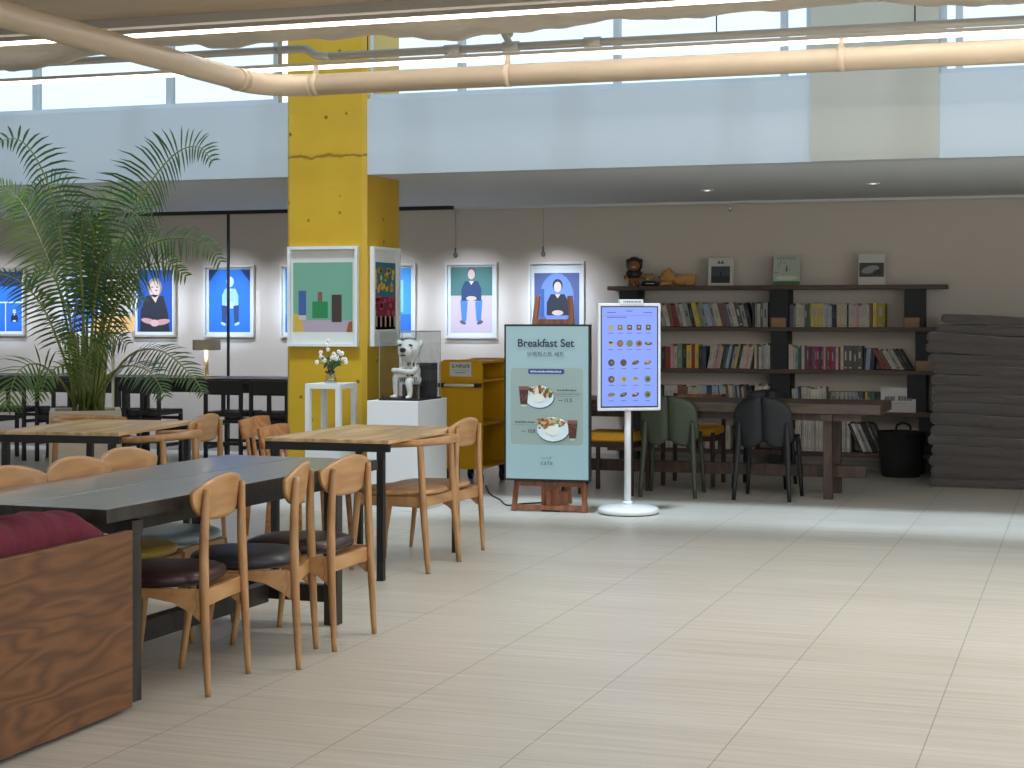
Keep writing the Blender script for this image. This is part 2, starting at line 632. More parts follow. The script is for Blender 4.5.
def floor_material():
    m = bpy.data.materials.new('stone_tile_floor')
    m.use_nodes = True
    nt = m.node_tree
    p = nt.nodes['Principled BSDF']
    tc = nt.nodes.new('ShaderNodeTexCoord')
    sep = nt.nodes.new('ShaderNodeSeparateXYZ')
    nt.links.new(tc.outputs['Object'], sep.inputs[0])

    def joint(axis, offset, width, dark):
        """1 on the tile, dark on the joint line every 0.6 m"""
        ad = nt.nodes.new('ShaderNodeMath'); ad.operation = 'ADD'; ad.inputs[1].default_value = offset + 60.0
        nt.links.new(sep.outputs[axis], ad.inputs[0])
        pp = nt.nodes.new('ShaderNodeMath'); pp.operation = 'PINGPONG'; pp.inputs[1].default_value = 0.3
        nt.links.new(ad.outputs[0], pp.inputs[0])
        mr = nt.nodes.new('ShaderNodeMapRange')
        mr.inputs['From Min'].default_value = width * 0.6
        mr.inputs['From Max'].default_value = width
        mr.inputs['To Min'].default_value = dark
        mr.inputs['To Max'].default_value = 1.0
        nt.links.new(pp.outputs[0], mr.inputs['Value'])
        return mr
    jx, jy = joint('X', 0.5, 0.0026, 0.42), joint('Y', -0.13, 0.002, 0.62)
    jm = nt.nodes.new('ShaderNodeMath'); jm.operation = 'MULTIPLY'
    nt.links.new(jx.outputs[0], jm.inputs[0]); nt.links.new(jy.outputs[0], jm.inputs[1])
    mp2 = nt.nodes.new('ShaderNodeMapping')
    mp2.inputs['Scale'].default_value = (1.1, 34, 1)
    nt.links.new(tc.outputs['Object'], mp2.inputs['Vector'])
    n1 = nt.nodes.new('ShaderNodeTexNoise')
    n1.inputs['Scale'].default_value = 1.0
    n1.inputs['Detail'].default_value = 5
    n1.inputs['Roughness'].default_value = 0.6
    nt.links.new(mp2.outputs[0], n1.inputs['Vector'])
    n2 = nt.nodes.new('ShaderNodeTexNoise')
    n2.inputs['Scale'].default_value = 0.7
    n2.inputs['Detail'].default_value = 4
    mp3 = nt.nodes.new('ShaderNodeMapping')
    mp3.inputs['Scale'].default_value = (0.8, 4.0, 1)
    nt.links.new(tc.outputs['Object'], mp3.inputs['Vector'])
    nt.links.new(mp3.outputs[0], n2.inputs['Vector'])
    cr = nt.nodes.new('ShaderNodeValToRGB')
    cr.color_ramp.elements[0].position = 0.3
    cr.color_ramp.elements[1].position = 0.72
    cr.color_ramp.elements[0].color = (*lin((183, 177, 166)), 1)
    cr.color_ramp.elements[1].color = (*lin((208, 204, 194)), 1)
    nt.links.new(n1.outputs['Fac'], cr.inputs[0])
    cr2 = nt.nodes.new('ShaderNodeValToRGB')
    cr2.color_ramp.elements[0].color = (0.84, 0.81, 0.75, 1)
    cr2.color_ramp.elements[1].color = (1.08, 1.08, 1.10, 1)
    nt.links.new(n2.outputs['Fac'], cr2.inputs[0])
    a = nt.nodes.new('ShaderNodeMixRGB'); a.blend_type = 'MULTIPLY'; a.inputs[0].default_value = 1
    b = nt.nodes.new('ShaderNodeMixRGB'); b.blend_type = 'MULTIPLY'; b.inputs[0].default_value = 1
    nt.links.new(cr.outputs[0], a.inputs[1]); nt.links.new(cr2.outputs[0], a.inputs[2])
    nt.links.new(a.outputs[0], b.inputs[1]); nt.links.new(jm.outputs[0], b.inputs[2])
    nt.links.new(b.outputs[0], p.inputs['Base Color'])
    p.inputs['Roughness'].default_value = 0.34
    p.inputs['Specular IOR Level'].default_value = 0.4
    return m


def yellow_material():
    m = mat('yellow_concrete', (226, 176, 18), 0.5)
    nt = m.node_tree
    p = nt.nodes['Principled BSDF']
    tc = nt.nodes.new('ShaderNodeTexCoord')
    nz = nt.nodes.new('ShaderNodeTexNoise')
    nz.inputs['Scale'].default_value = 3.0
    nz.inputs['Detail'].default_value = 5
    nt.links.new(tc.outputs['Object'], nz.inputs['Vector'])
    vo = nt.nodes.new('ShaderNodeTexVoronoi')
    vo.inputs['Scale'].default_value = 6.5
    nt.links.new(tc.outputs['Object'], vo.inputs['Vector'])
    pit = nt.nodes.new('ShaderNodeValToRGB')     # blow holes in the concrete
    pit.color_ramp.elements[0].position = 0.05
    pit.color_ramp.elements[1].position = 0.12
    pit.color_ramp.elements[0].color = (0.25, 0.2, 0.1, 1)
    pit.color_ramp.elements[1].color = (1, 1, 1, 1)
    nt.links.new(vo.outputs['Distance'], pit.inputs[0])
    cr = nt.nodes.new('ShaderNodeValToRGB')
    cr.color_ramp.elements[0].color = (*lin((184, 142, 26)), 1)
    cr.color_ramp.elements[1].color = (*lin((206, 164, 38)), 1)
    nt.links.new(nz.outputs['Fac'], cr.inputs[0])
    mx = nt.nodes.new('ShaderNodeMixRGB'); mx.blend_type = 'MULTIPLY'; mx.inputs[0].default_value = 1
    nt.links.new(cr.outputs[0], mx.inputs[1]); nt.links.new(pit.outputs[0], mx.inputs[2])
    # ragged formwork joint
    sx = nt.nodes.new('ShaderNodeSeparateXYZ')
    nt.links.new(tc.outputs['Object'], sx.inputs[0])
    n3 = nt.nodes.new('ShaderNodeTexNoise'); n3.inputs['Scale'].default_value = 9
    nt.links.new(tc.outputs['Object'], n3.inputs['Vector'])
    ad = nt.nodes.new('ShaderNodeMath'); ad.operation = 'MULTIPLY_ADD'; ad.inputs[1].default_value = 0.09
    nt.links.new(n3.outputs['Fac'], ad.inputs[0]); nt.links.new(sx.outputs['Z'], ad.inputs[2])
    su = nt.nodes.new('ShaderNodeMath'); su.operation = 'SUBTRACT'; su.inputs[1].default_value = 2.583
    nt.links.new(ad.outputs[0], su.inputs[0])
    ab = nt.nodes.new('ShaderNodeMath'); ab.operation = 'ABSOLUTE'
    nt.links.new(su.outputs[0], ab.inputs[0])
    jr = nt.nodes.new('ShaderNodeValToRGB')
    jr.color_ramp.elements[0].position = 0.0
    jr.color_ramp.elements[1].position = 0.017
    jr.color_ramp.elements[0].color = (0.35, 0.28, 0.15, 1)
    jr.color_ramp.elements[1].color = (1, 1, 1, 1)
    nt.links.new(ab.outputs[0], jr.inputs[0])
    mx2 = nt.nodes.new('ShaderNodeMixRGB'); mx2.blend_type = 'MULTIPLY'; mx2.inputs[0].default_value = 1
    nt.links.new(mx.outputs[0], mx2.inputs[1]); nt.links.new(jr.outputs[0], mx2.inputs[2])
    nt.links.new(mx2.outputs[0], p.inputs['Base Color'])
    bp = nt.nodes.new('ShaderNodeBump'); bp.inputs['Strength'].default_value = 0.35; bp.inputs['Distance'].default_value = 0.02
    nt.links.new(mx2.outputs[0], bp.inputs['Height'])
    nt.links.new(bp.outputs[0], p.inputs['Normal'])
    return m


M_YELLOW = yellow_material()
XL, XR, YB = -13.0, 5.0, -4.0
struct(MB().box(XL, YB, -0.1, XR, WY, 0).put('floor', floor_material()))
struct(MB().box(XL, WY, 0, XR, WY + 0.15, SZ).put('wall_back', M_BACK))
struct(MB().box(XL - 0.15, YB, 0, XL, WY, CZ).put('wall_left', M_WHITE))
# low ceiling under the mezzanine
struct(MB().box(XL, BY + 0.151, SZ, XR, WY + 0.15, SZ + 0.12).put('ceiling_low', M_SOFFIT))
struct(MB().box(XL, BY, SZ - 0.001, XR, BY + 0.15, 2.95).put('wall_bulkhead', M_BULK))
struct(MB().box(-1.75, BY - 0.02, SZ + 0.001, -0.92, BY + 0.17, 4.9).put('wall_pier', M_PIER))
struct(MB().box(XL, YB, CZ, XR, 9.2, CZ + 0.15).put('ceiling', M_CEIL))
# unseen right and rear walls, window openings added to let light in
w = MB()
w.box(XR, YB, 0, XR + 0.15, WY, 0.5).box(XR, YB, 2.85, XR + 0.15, WY, CZ).box(XR, 10.2, 0.5, XR + 0.15, WY, 2.85)
struct(w.put('wall_right', M_WHITE))
w = MB()
w.box(XL, YB - 0.15, 0, XR, YB, 0.5).box(XL, YB - 0.15, 2.95, XR, YB, CZ).box(XL, YB - 0.15, 0.5, -9.2, YB, 2.95)
struct(w.put('wall_front', M_WHITE))
# skirting
struct(MB().box(XL, WY - 0.012, 0, XR, WY, 0.08).put('baseboard_back', mat('skirting', (178, 170, 160), 0.6)))

# clerestory windows over the bulkhead
M_PANE = glass('clerestory_pane', (0.95, 0.99, 1.0), 0.92, 0.05)
bays = [(-12.9, -5.705, [-11.38, -10.19, -9.0, -7.816, -6.629]), (-4.998, -1.75, [-4.261, -3.106, -1.943]), (-0.92, 4.9, [-0.80, 0.36, 1.52, 2.68, 3.84])]
for n, (a, b, mull) in enumerate(bays, 1):
    o = bpy.data.objects.new('window_%d' % n, None)
    COL.objects.link(o)
    struct(o)
    f = MB()
    f.box(a, BY + 0.05, 2.95, b, BY + 0.12, 2.985).box(a, BY + 0.05, 4.55, b, BY + 0.12, 4.6)
    f.box(a, BY + 0.052, 2.985, a + 0.04, BY + 0.118, 4.55).box(b - 0.04, BY + 0.052, 2.985, b, BY + 0.118, 4.55)
    for x in mull:
        f.box(x - 0.022, BY + 0.052, 2.985, x + 0.022, BY + 0.118, 4.55)
    struct(f.put('window_frame', M_FRAMEGREY, o))
    struct(MB().box(a, BY + 0.08, 2.98, b, BY + 0.09, 4.57).put('window_pane', M_PANE, o))
# glass roof strip between ceiling and clerestory
o = bpy.data.objects.new('window_4', None)
COL.objects.link(o)
struct(o)
f = MB()
for k in range(16):
    x = XL + 0.3 + k * 1.16
    f.box(x - 0.02, 9.2, 4.6, x + 0.02, BY + 0.1, 4.66)
f.box(XL, 9.16, CZ, XR, 9.2, 4.66).box(XL, BY + 0.06, 4.6, XR, BY + 0.12, 4.66)
struct(f.put('window_frame', M_FRAMEGREY, o))
struct(MB().box(XL, 9.2, 4.62, XR, BY + 0.1, 4.63).put('window_pane', glass('roof_pane', (0.96, 0.99, 1.0), 0.9, 0.05), o))

# yellow concrete column, square with chamfered corners
cx0, cx1, cy0, cy1 = -5.60, -4.962, BY - 0.03, BY + 0.60
ch = 0.03
pl = [(cx0 + ch, cy0), (cx1 - ch, cy0), (cx1, cy0 + ch), (cx1, cy1), (cx0, cy1), (cx0, cy0 + ch)]
c = MB()
c._take([(x, y, 0) for x, y in pl] + [(x, y, 4.6) for x, y in pl], [tuple(range(6))[::-1], tuple(range(6, 12))] + [(i, (i + 1) % 6, (i + 1) % 6 + 6, i + 6) for i in range(6)], False)
struct(c.put('column', M_YELLOW), 'yellow painted concrete column with pitted face', 'column')

# black glazing bar and post of the glass partition near the back wall
p = thing('glass_partition', 'frameless glass partition with black top rail and thin black post', 'partition', (-7.97, 14.85, 0))
MB().box(-1.9, -0.02, SZ - 0.035, 2.35, 0.02, SZ).put('top_rail', M_DARKMETAL, p)
MB().box(-0.010, -0.012, 0, 0.010, 0.012, SZ - 0.035).put('post', M_DARKMETAL, p)

# ------------------------------------------------------------------ things hung from the ceilings
# big pipe with elbow
pz, py_, prd = 2.72, 9.0, 0.062
ex = -4.58
p = thing('ceiling_pipe', 'thick cream pipe turning a corner under the ceiling', 'pipe', (ex, py_, pz))
run = [(0.28, 0, 0), (9.3, 0, 0)]
MB().tube(run, prd, 20).put('straight_pipe', M_PIPE, p)
MB().tube([(0, -0.28, 0), (0, -8.5, 0)], prd, 20).put('straight_pipe', M_PIPE, p)
el = [(0, -0.30, 0)] + [(0.28 - 0.28 * math.cos(a), -0.28 + 0.28 * math.sin(a), 0) for a in [R(k * 11.25) for k in range(9)]] + [(0.30, 0, 0)]
MB().tube(el, prd * 1.05, 20).put('elbow', M_PIPE, p)
for x in (0.32, 1.5, 3.35, 5.2, 7.1):
    cl = MB()
    cl.tube([(x - 0.02, 0, 0), (x + 0.02, 0, 0)], prd * 1.04, 20)
    cl.box(x - 0.012, -0.012, prd, x + 0.012, 0.012, prd + 0.05)
    cl.put('pipe_clamp', M_PIPE, p)
MB().tube([(0, -0.34, 0), (0, -0.38, 0)], prd * 1.1, 20).put('pipe_clamp', M_PIPE, p)
# thinner grey pipe with fittings
p = thing('sprinkler_pipe', 'thin grey sprinkler pipe with tee fittings in front of windows', 'pipe', (-4.45, 9.5, 2.965))
MB().tube([(0, 0, 0), (9, 0, -0.01)], 0.024, 12).put('straight_pipe', M_PIPE2, p)
MB().tube([(0.05, 0, 0), (-0.04, 0, 0.01), (-0.11, 0, 0.05), (-0.2, 0, 0.055), (-0.3, 0, 0.055)], 0.026, 12, 4).put('elbow', M_PIPE2, p)
for x in (0.85, 1.22, 1.72):
    t = MB()
    t.tube([(x - 0.05, 0, 0), (x + 0.05, 0, 0)], 0.031, 12)
    if x < 1:
        t.tube([(x, 0, 0), (x, 0, -0.07)], 0.014, 10)
    elif x < 1.5:
        t.tube([(x, 0, 0), (x, -0.3, 0.14)], 0.02, 10).ball((x, -0.05, 0.07), 0.03)
    t.put('tee_fitting', M_PIPE2, p)
for x in (0.3, 2.45, 3.55, 4.15):
    MB().tube([(x, 0, 0.02), (x, 0, 1.64)], 0.004, 6).put('hanger_rod', M_DARKMETAL, p)
p = thing('branch_pipe', 'short grey pipe with tee at the upper left', 'pipe', (-7.6, 9.5, 3.02))
MB().tube([(-4, 0, 0), (2.84, 0, -0.0)], 0.024, 12).put('straight_pipe', M_PIPE2, p)
t = MB(); t.tube([(0.78, 0, 0), (0.88, 0, 0)], 0.034, 12).tube([(0.83, 0, 0), (0.83, -0.05, 0.09)], 0.028, 12).put('tee_fitting', M_PIPE2, p)

# linear lamps
def linear_lamp(label, x0, x1, y, z, w_, hood, mount, watts=0):
    t = thing('linear_lamp', label, 'lamp', ((x0 + x1) / 2, y, z), 0, 'linear lamps under the ceiling')
    h = (x1 - x0) / 2
    MB().box(-h, -w_, 0.0, h, w_, hood).put('housing', M_PIPE2, t)
    MB().box(-h + 0.01, -w_ * 0.8, -0.02, h - 0.01, w_ * 0.8, 0.0, 0.004).put('diffuser', M_LED, t)
    for x in mount:
        MB().tube([(x, 0, hood), (x, 0, CZ - z)], 0.005, 6).put('hanger_rod', M_DARKMETAL, t)
    if watts:
        light('lamp_light', 'AREA', ((x0 + x1) / 2, y, z - 0.02), ((x0 + x1) / 2, y, 0), watts, (0.96, 0.98, 1.0), shape='RECTANGLE', size=x1 - x0, size_y=0.06).rotation_euler = (0, 0, 0)
    return t


linear_lamp('long bright lamp strip nearest to the ceiling, above the other lamp strip', -8.5, 2.5, 8.75, 3.03, 0.02, 0.03, (-3, -1, 1, 3), 42)
linear_lamp('long bright lamp strip hanging just above the thick cream pipe', -9.0, 3.5, 9.35, 2.885, 0.021, 0.02, ())
for x0, y, wt, lb in ((-3.0, 7.7, 270, 'unseen lamp strip added over the pale plank tables'), (-2.0, 4.6, 150, 'unseen lamp strip added over the long dark table'), (0.2, 1.4, 95, 'unseen lamp strip added over the open floor in front')):  # unseen strips added as top light for the floor
    linear_lamp(lb, x0, 4.7, y, 2.98, 0.03, 0.05, (-2, 0, 2), wt)

# sagging insulation blanket along the ceiling edge
rb = random.Random(3)
ph = [rb.uniform(0, 6.28) for _ in range(8)]


def sag(x, v):
    a = 0.05 * math.sin(1.9 * x + ph[0]) + 0.03 * math.sin(4.3 * x + ph[1]) + 0.018 * math.sin(9.1 * x + ph[2]) + 0.01 * math.sin(17 * x + ph[3])
    return a


def blanket(u, v):
    x = -10 + 13.5 * u
    y = 8.83 + 0.42 * v
    z = CZ - 0.015 - (0.078 + 0.03 * max(0, min(1, (-3.2 - x) / 2))) * math.sin(PI * min(1, v * 0.75)) * (1 + 6.5 * sag(x, v)) + 0.008 * math.sin(31 * x + 5 * v) * math.sin(PI * v)
    return (x, y, z)


struct_b = MB().sheet(blanket, 260, 8, 0.012).put('insulation_blanket', M_FABRIC)
tag(struct_b, 'wrinkled grey insulation blanket sagging along the ceiling edge', 'insulation')
# beam edge in front of the lamp
b_ = MB().box(-10, 8.62, CZ - 0.05, 4, 8.70, CZ).put('trim_1', M_PIPE2)
struct(b_)

# white track and small lights in the low ceiling
p = thing('ceiling_track', 'white lighting track along the low ceiling near the wall', 'track', (-2.6, 15.05, SZ))
MB().box(-3.0, -0.018, -0.022, 3.6, 0.018, 0).put('rail', M_WHITEPL, p)
for i, (x, y, lb) in enumerate(((-2.95, 13.65, 'small round downlight above the left half of the bookshelf'), (-1.58, 13.34, 'small round downlight above the right half of the bookshelf'))):
    p = thing('downlight', lb, 'downlight', (x, y, SZ), 0, 'downlights in the low ceiling')
    MB().lathe([(0.055, 0), (0.055, -0.006), (0.04, -0.008), (0.036, 0.0)]).put('trim_ring', M_WHITEPL, p)
    MB().lathe([(0.034, -0.001), (0.034, -0.004), (0.02, -0.006)]).put('lens', emit('downlight_lens', (255, 244, 220), 4.0), p)
p = thing('spotlight', 'tiny white spotlight on the track above the bookshelf', 'spotlight', (-3.05, 15.05, SZ - 0.022))
MB().tube([(0, 0, 0), (0, 0, -0.03)], 0.008, 8).put('stem', M_WHITEPL, p)
MB().tube([(0, -0.02, -0.035), (0, 0.03, -0.05)], 0.018, 12).put('lamp_head', M_WHITEPL, p)

# ------------------------------------------------------------------ pictures on the back wall
M_FRAMEW = mat('pale_picture_frame', (214, 208, 198), 0.5)
M_FRAMEB = mat('beige_picture_frame', (176, 160, 140), 0.5)
M_MATW = mat('picture_mount', (208, 208, 200), 0.8)


def figure(pc, m_body, m_skin, m_hair, m_leg, cx, cz, s, seated=True, legs=True):
    """plain seated figure: head, torso, folded arms, lap and shins"""
    pc.up()
    if legs:
        for sg in (-1, 1):
            pc.poly([(cx + sg * 0.10 * s, cz - 0.02 * s), (cx + sg * 0.30 * s, cz + 0.02 * s), (cx + sg * 0.26 * s, cz - 0.52 * s), (cx + sg * 0.14 * s, cz - 0.52 * s)], m_leg)
        pc.up()
        for sg in (-1, 1):
            pc.ell(cx + sg * 0.23 * s, cz - 0.55 * s, 0.09 * s, 0.045 * s, m_hair, rot=sg * 0.4)
    pc.poly([(cx - 0.27 * s, cz), (cx + 0.27 * s, cz), (cx + 0.27 * s, cz + 0.30 * s), (cx + 0.17 * s, cz + 0.50 * s), (cx - 0.17 * s, cz + 0.50 * s), (cx - 0.27 * s, cz + 0.30 * s)], m_body)
    pc.up()
    pc.ell(cx, cz + 0.71 * s, 0.125 * s, 0.15 * s, m_hair)
    pc.up()
    pc.ell(cx, cz + 0.67 * s, 0.095 * s, 0.125 * s, m_skin)
    pc.poly([(cx - 0.07 * s, cz + 0.5 * s), (cx + 0.07 * s, cz + 0.5 * s), (cx, cz + 0.40 * s)], m_skin)
    pc.ell(cx, cz + 0.06 * s, 0.14 * s, 0.06 * s, m_skin)


def picture(label, x0, x1, z0, z1, frame_m, border, paint, group='framed portraits on the back wall', loc=None, rz=0.0, depth=0.035):
    w_, h_ = x1 - x0, z1 - z0
    t = thing('framed_picture', label, 'picture', loc or ((x0 + x1) / 2, WY - 0.004, (z0 + z1) / 2), rz, group)
    fw = 0.022
    f = MB()
    f.box(-w_ / 2, -depth, -h_ / 2, w_ / 2, 0, -h_ / 2 + fw).box(-w_ / 2, -depth, h_ / 2 - fw, w_ / 2, 0, h_ / 2)
    f.box(-w_ / 2, -depth, -h_ / 2 + fw, -w_ / 2 + fw, 0, h_ / 2 - fw).box(w_ / 2 - fw, -depth, -h_ / 2 + fw, w_ / 2, 0, h_ / 2 - fw)
    f.box(-w_ / 2 + fw, -0.008, -h_ / 2 + fw, w_ / 2 - fw, -0.001, h_ / 2 - fw)
    f.put('frame', frame_m, t)
    pc = Pic()
    pc.rect(-w_ / 2 + fw, -h_ / 2 + fw, w_ / 2 - fw, h_ / 2 - fw, M_MATW)
    pc.up()
    bl, bb, brr, bt = border
    paint(pc, -w_ / 2 + fw + bl, -h_ / 2 + fw + bb, w_ / 2 - fw - brr, h_ / 2 - fw - bt)
    pc.put('print', t, (0, -0.010, 0))
    return t


BLUE, BLUE2, NAVY = flat((34, 104, 190)), flat((70, 140, 214)), flat((18, 44, 96))
SKIN, PALE, DARK = flat((206, 176, 156)), flat((196, 204, 216)), flat((30, 28, 36))


def pt_a(pc, x0, z0, x1, z1):
    pc.rect(x0, z0, x1, z1, BLUE); pc.up()
    pc.rect(x0, z1 - 0.16, x1, z1, NAVY); pc.up()
    pc.rect(x0, z0 + 0.30, x1, z0 + 0.315, PALE).rect((x0 + x1) / 2 - 0.006, z0, (x0 + x1) / 2 + 0.006, z0 + 0.30, PALE)
    figure(pc, DARK, PALE, PALE, NAVY, x1 - 0.09, z0 + 0.10, 0.16, legs=False)


def pt_b(pc, x0, z0, x1, z1):
    pc.rect(x0, z0, x1, z1, PALE); pc.up()
    pc.poly([(x0 + .05, z0), (x0 + .22, z0), (x0 + .26, z1 - .1), (x0 + .18, z1 - .05)], flat((104, 120, 200)))
    pc.rect(x1 - .2, z0 + .1, x1 - .06, z1 - .15, BLUE2).up().ell(x0 + .35, z0 + .3, .06, .1, BLUE)


def pt_c(pc, x0, z0, x1, z1):
    pc.rect(x0, z0, x1, z1, flat((26, 72, 150))); pc.up()
    cx = (x0 + x1) / 2
    pc.poly([(x0 + .03, z0), (x1 - .03, z0), (x1 - .05, z0 + .2), (cx + .1, z0 + .37), (cx - .1, z0 + .37), (x0 + .04, z0 + .22)], DARK); pc.up()
    pc.ell(cx, z0 + .455, .085, .10, flat((150, 130, 110))); pc.up()
    pc.ell(cx, z0 + .44, .062, .085, SKIN).poly([(cx - .05, z0 + .38), (cx + .05, z0 + .38), (cx + .01, z0 + .30)], SKIN); pc.up()
    pc.ell(cx + .02, z0 + .425, .014, .006, DARK).ell(cx - .03, z0 + .46, .012, .006, DARK).ell(cx + .028, z0 + .46, .012, .006, DARK)
    pc.ell(cx - .07, z0 + .11, .09, .028, flat((190, 140, 130)), rot=-.2).ell(cx + .08, z0 + .10, .10, .03, flat((190, 140, 130)), rot=.15); pc.up()
    pc.ell(cx, z0 + .09, .05, .035, flat((206, 160, 148)))


def pt_d(pc, x0, z0, x1, z1):
    pc.rect(x0, z0, x1, z1, flat((36, 108, 196))); pc.up()
    pc.poly([(x0, z1), (x0, z1 - .13), (x0 + .11, z1)], NAVY).poly([(x1, z1), (x1, z1 - .13), (x1 - .11, z1)], NAVY)  # dark top corners: edge of the spot's halo put into the colour
    cx = (x0 + x1) / 2
    pc.rect(cx - .09, z0 + .24, cx + .11, z0 + .27, PALE).rect(cx - .085, z0 + .12, cx - .075, z0 + .25, NAVY).rect(cx + .095, z0 + .12, cx + .105, z0 + .25, NAVY)
    figure(pc, flat((150, 190, 232)), PALE, flat((180, 205, 235)), flat((40, 60, 110)), cx + .01, z0 + .27, 0.34)


def pt_e(pc, x0, z0, x1, z1):
    pc.rect(x0, z0, x1, z1, flat((196, 172, 178))); pc.up()
    pc.rect(x0, z0 + .36, x1, z1, flat((70, 110, 100)))
    figure(pc, flat((36, 56, 92)), SKIN, flat((90, 80, 84)), flat((70, 120, 196)), (x0 + x1) / 2, z0 + .31, 0.38)


def pt_f(pc, x0, z0, x1, z1):
    pc.rect(x0, z0, x1, z1, flat((78, 86, 128))); pc.up()
    pc.ell((x0 + x1) / 2, z0 + .33, .17, .24, flat((104, 128, 188))).rect(x0, z0, x1, z0 + .08, flat((60, 60, 96)))
    pc.up().rect(x0 + .06, z0 + .16, x0 + .1, z0 + .42, flat((46, 84, 140)))
    figure(pc, DARK, SKIN, DARK, DARK, (x0 + x1) / 2 + .01, z0 + .17, 0.40, legs=False)


def pt_g(pc, x0, z0, x1, z1):
    pc.rect(x0, z0, x1, z1, flat((60, 140, 196))); pc.up()
    pc.rect(x0, z0, x1, z0 + .18, BLUE).rect(x0 + .08, z0 + .2, x1 - .08, z1 - .12, flat((120, 180, 220)))


PX = [(-11.16, -10.655, 'blue framed picture at the far left edge of the back wall', M_FRAMEB, pt_a),
      (-10.22, -9.70, 'framed pale blue picture behind the palm fronds', M_FRAMEW, pt_b),
      (-9.36, -8.85, 'framed portrait of a person in a dark top with folded hands', M_FRAMEB, pt_c),
      (-8.53, -7.96, 'framed blue picture of a pale seated figure behind the black post', M_FRAMEW, pt_d),
      (-7.67, -7.12, 'framed picture almost hidden by the left side of the yellow column', M_FRAMEW, pt_g),
      (-6.76, -6.21, 'framed light blue picture peeking out right of the yellow column', M_FRAMEW, pt_g),
      (-5.90, -5.37, 'framed picture of a seated figure in jacket and blue trousers', M_FRAMEW, pt_e),
      (-5.05, -4.50, 'framed portrait of a dark-suited figure behind the easel posts', M_FRAMEW, pt_f)]
SPOT_COL = (0.46, 0.66, 1.0)
for x0, x1, lb, fm, fn in PX:
    bt = 0.085 if fn is pt_f else 0.02
    picture(lb, x0, x1, 1.155, 1.885, fm, (0.03, 0.03, 0.03, bt), fn)
    xc = (x0 + x1) / 2
    light('picture_spot', 'SPOT', (xc, 13.1, 2.38), (xc, 15.4, 1.46), 330, (0.50, 0.70, 1.0), spot_size=R(21), spot_blend=1.0, shadow_soft_size=0.03)
    light('wall_fill', 'SPOT', (xc, 14.5, 2.38), (xc, 15.4, 0.9), 85, (0.66, 0.78, 1.0), spot_size=R(80), spot_blend=1.0, shadow_soft_size=0.03)  # wide spot added for the wall's general brightness, no fixture
for x, lb in ((-5.80, 'small picture hook and wire above the seated figure in blue trousers'), (-4.91, 'small picture hook and wire above the dark-suited portrait'), (-10.35, 'small picture hook and wire behind the palm')):
    p = thing('picture_hook', lb, 'hook', (x, WY - 0.006, 1.96), 0, 'picture hooks on the back wall')
    MB().tube([(0, 0, 0), (0, 0, SZ - 1.96)], 0.0025, 6).put('wire', M_PIPE2, p)
    MB().ball((0, -0.01, 0), 0.022, 0.012, 0.026).tube([(0, -0.01, 0.02), (0, -0.01, 0.07)], 0.008, 8).put('clip', mat('clip_grey', (110, 106, 104), 0.4), p)


# posters on the column: generic stand-ins with the same colours
def pt_col_front(pc, x0, z0, x1, z1):
    pc.rect(x0, z0, x1, z1, flat((112, 160, 136))); pc.up()
    pc.rect(x0, z0, x1, z0 + .085, flat((168, 152, 164))).up().poly([(x0, z0), (x0 + .09, z0), (x0 + .06, z0 + .13), (x0, z0 + .13)], flat((200, 164, 70))); pc.up()
    pc.rect(x0 + .155, z0 + .10, x0 + .28, z0 + .22, flat((40, 122, 70))).rect(x0 + .045, z0 + .12, x0 + .105, z0 + .30, flat((62, 90, 148))).rect(x0 + .31, z0 + .07, x0 + .39, z0 + .27, flat((66, 48, 44)))
    pc.up().rect(x0 + .045, z0 + .085, x0 + .105, z0 + .12, flat((190, 176, 170))).rect(x0 + .20, z0 + .22, x0 + .235, z0 + .29, flat((120, 84, 70)))
    pc.poly([(x1 - .05, z0), (x1, z0), (x1, z0 + .08), (x1 - .03, z0 + .07)], flat((150, 78, 44)))


def pt_col_side(pc, x0, z0, x1, z1):
    pc.rect(x0, z0, x1, z1, flat((52, 100, 112))); pc.up()
    pc.rect(x0, z0, x1, z0 + .24, flat((104, 34, 44))).rect(x0, z0, x1, z0 + .09, flat((60, 34, 34))); pc.up()
    rr = random.Random(5)
    for k in range(26):
        pc.ell(rr.uniform(x0 + .04, x1 - .04), rr.uniform(z0 + .28, z1 - .05), .022, .022, flat((206, 170, 44)), 10)
    for k in range(5):
        pc.rect(x0 + .04 + k * .085, z0 + .02, x0 + .07 + k * .085, z0 + .10, flat((170, 140, 120)))
    for k in range(14):
        pc.ell(rr.uniform(x0 + .03, x1 - .03), rr.uniform(z0 + .12, z0 + .24), .03, .02, flat((170, 50, 76)), 10)


picture('white framed poster with green field on the front of the yellow column', -0.28, 0.28, -0.365, 0.365, M_WHITEPL, (0.015, 0.085, 0.025, 0.095), pt_col_front, 'posters on the yellow column', (-5.292, cy0 - 0.003, 1.516))
picture('white framed dark poster with yellow dots on the side of the yellow column', -0.25, 0.25, -0.365, 0.365, M_WHITEPL, (0.02, 0.10, 0.02, 0.09), pt_col_side, 'posters on the yellow column', (cx1 + 0.003, 11.64, 1.516), R(90))

# ------------------------------------------------------------------ chairs
def pad(mb, cx, cy, z0, rx, ry, h, power=2.6):
    prof = [(0.86, 0), (0.96, 0.18 * h), (1.0, 0.45 * h), (0.97, 0.72 * h), (0.86, 0.9 * h), (0.6, 0.98 * h), (0.2, 1.0 * h)]
    mb.lathe([(r, z) for r, z in prof], (cx, cy, z0), 36, rx, ry, power)


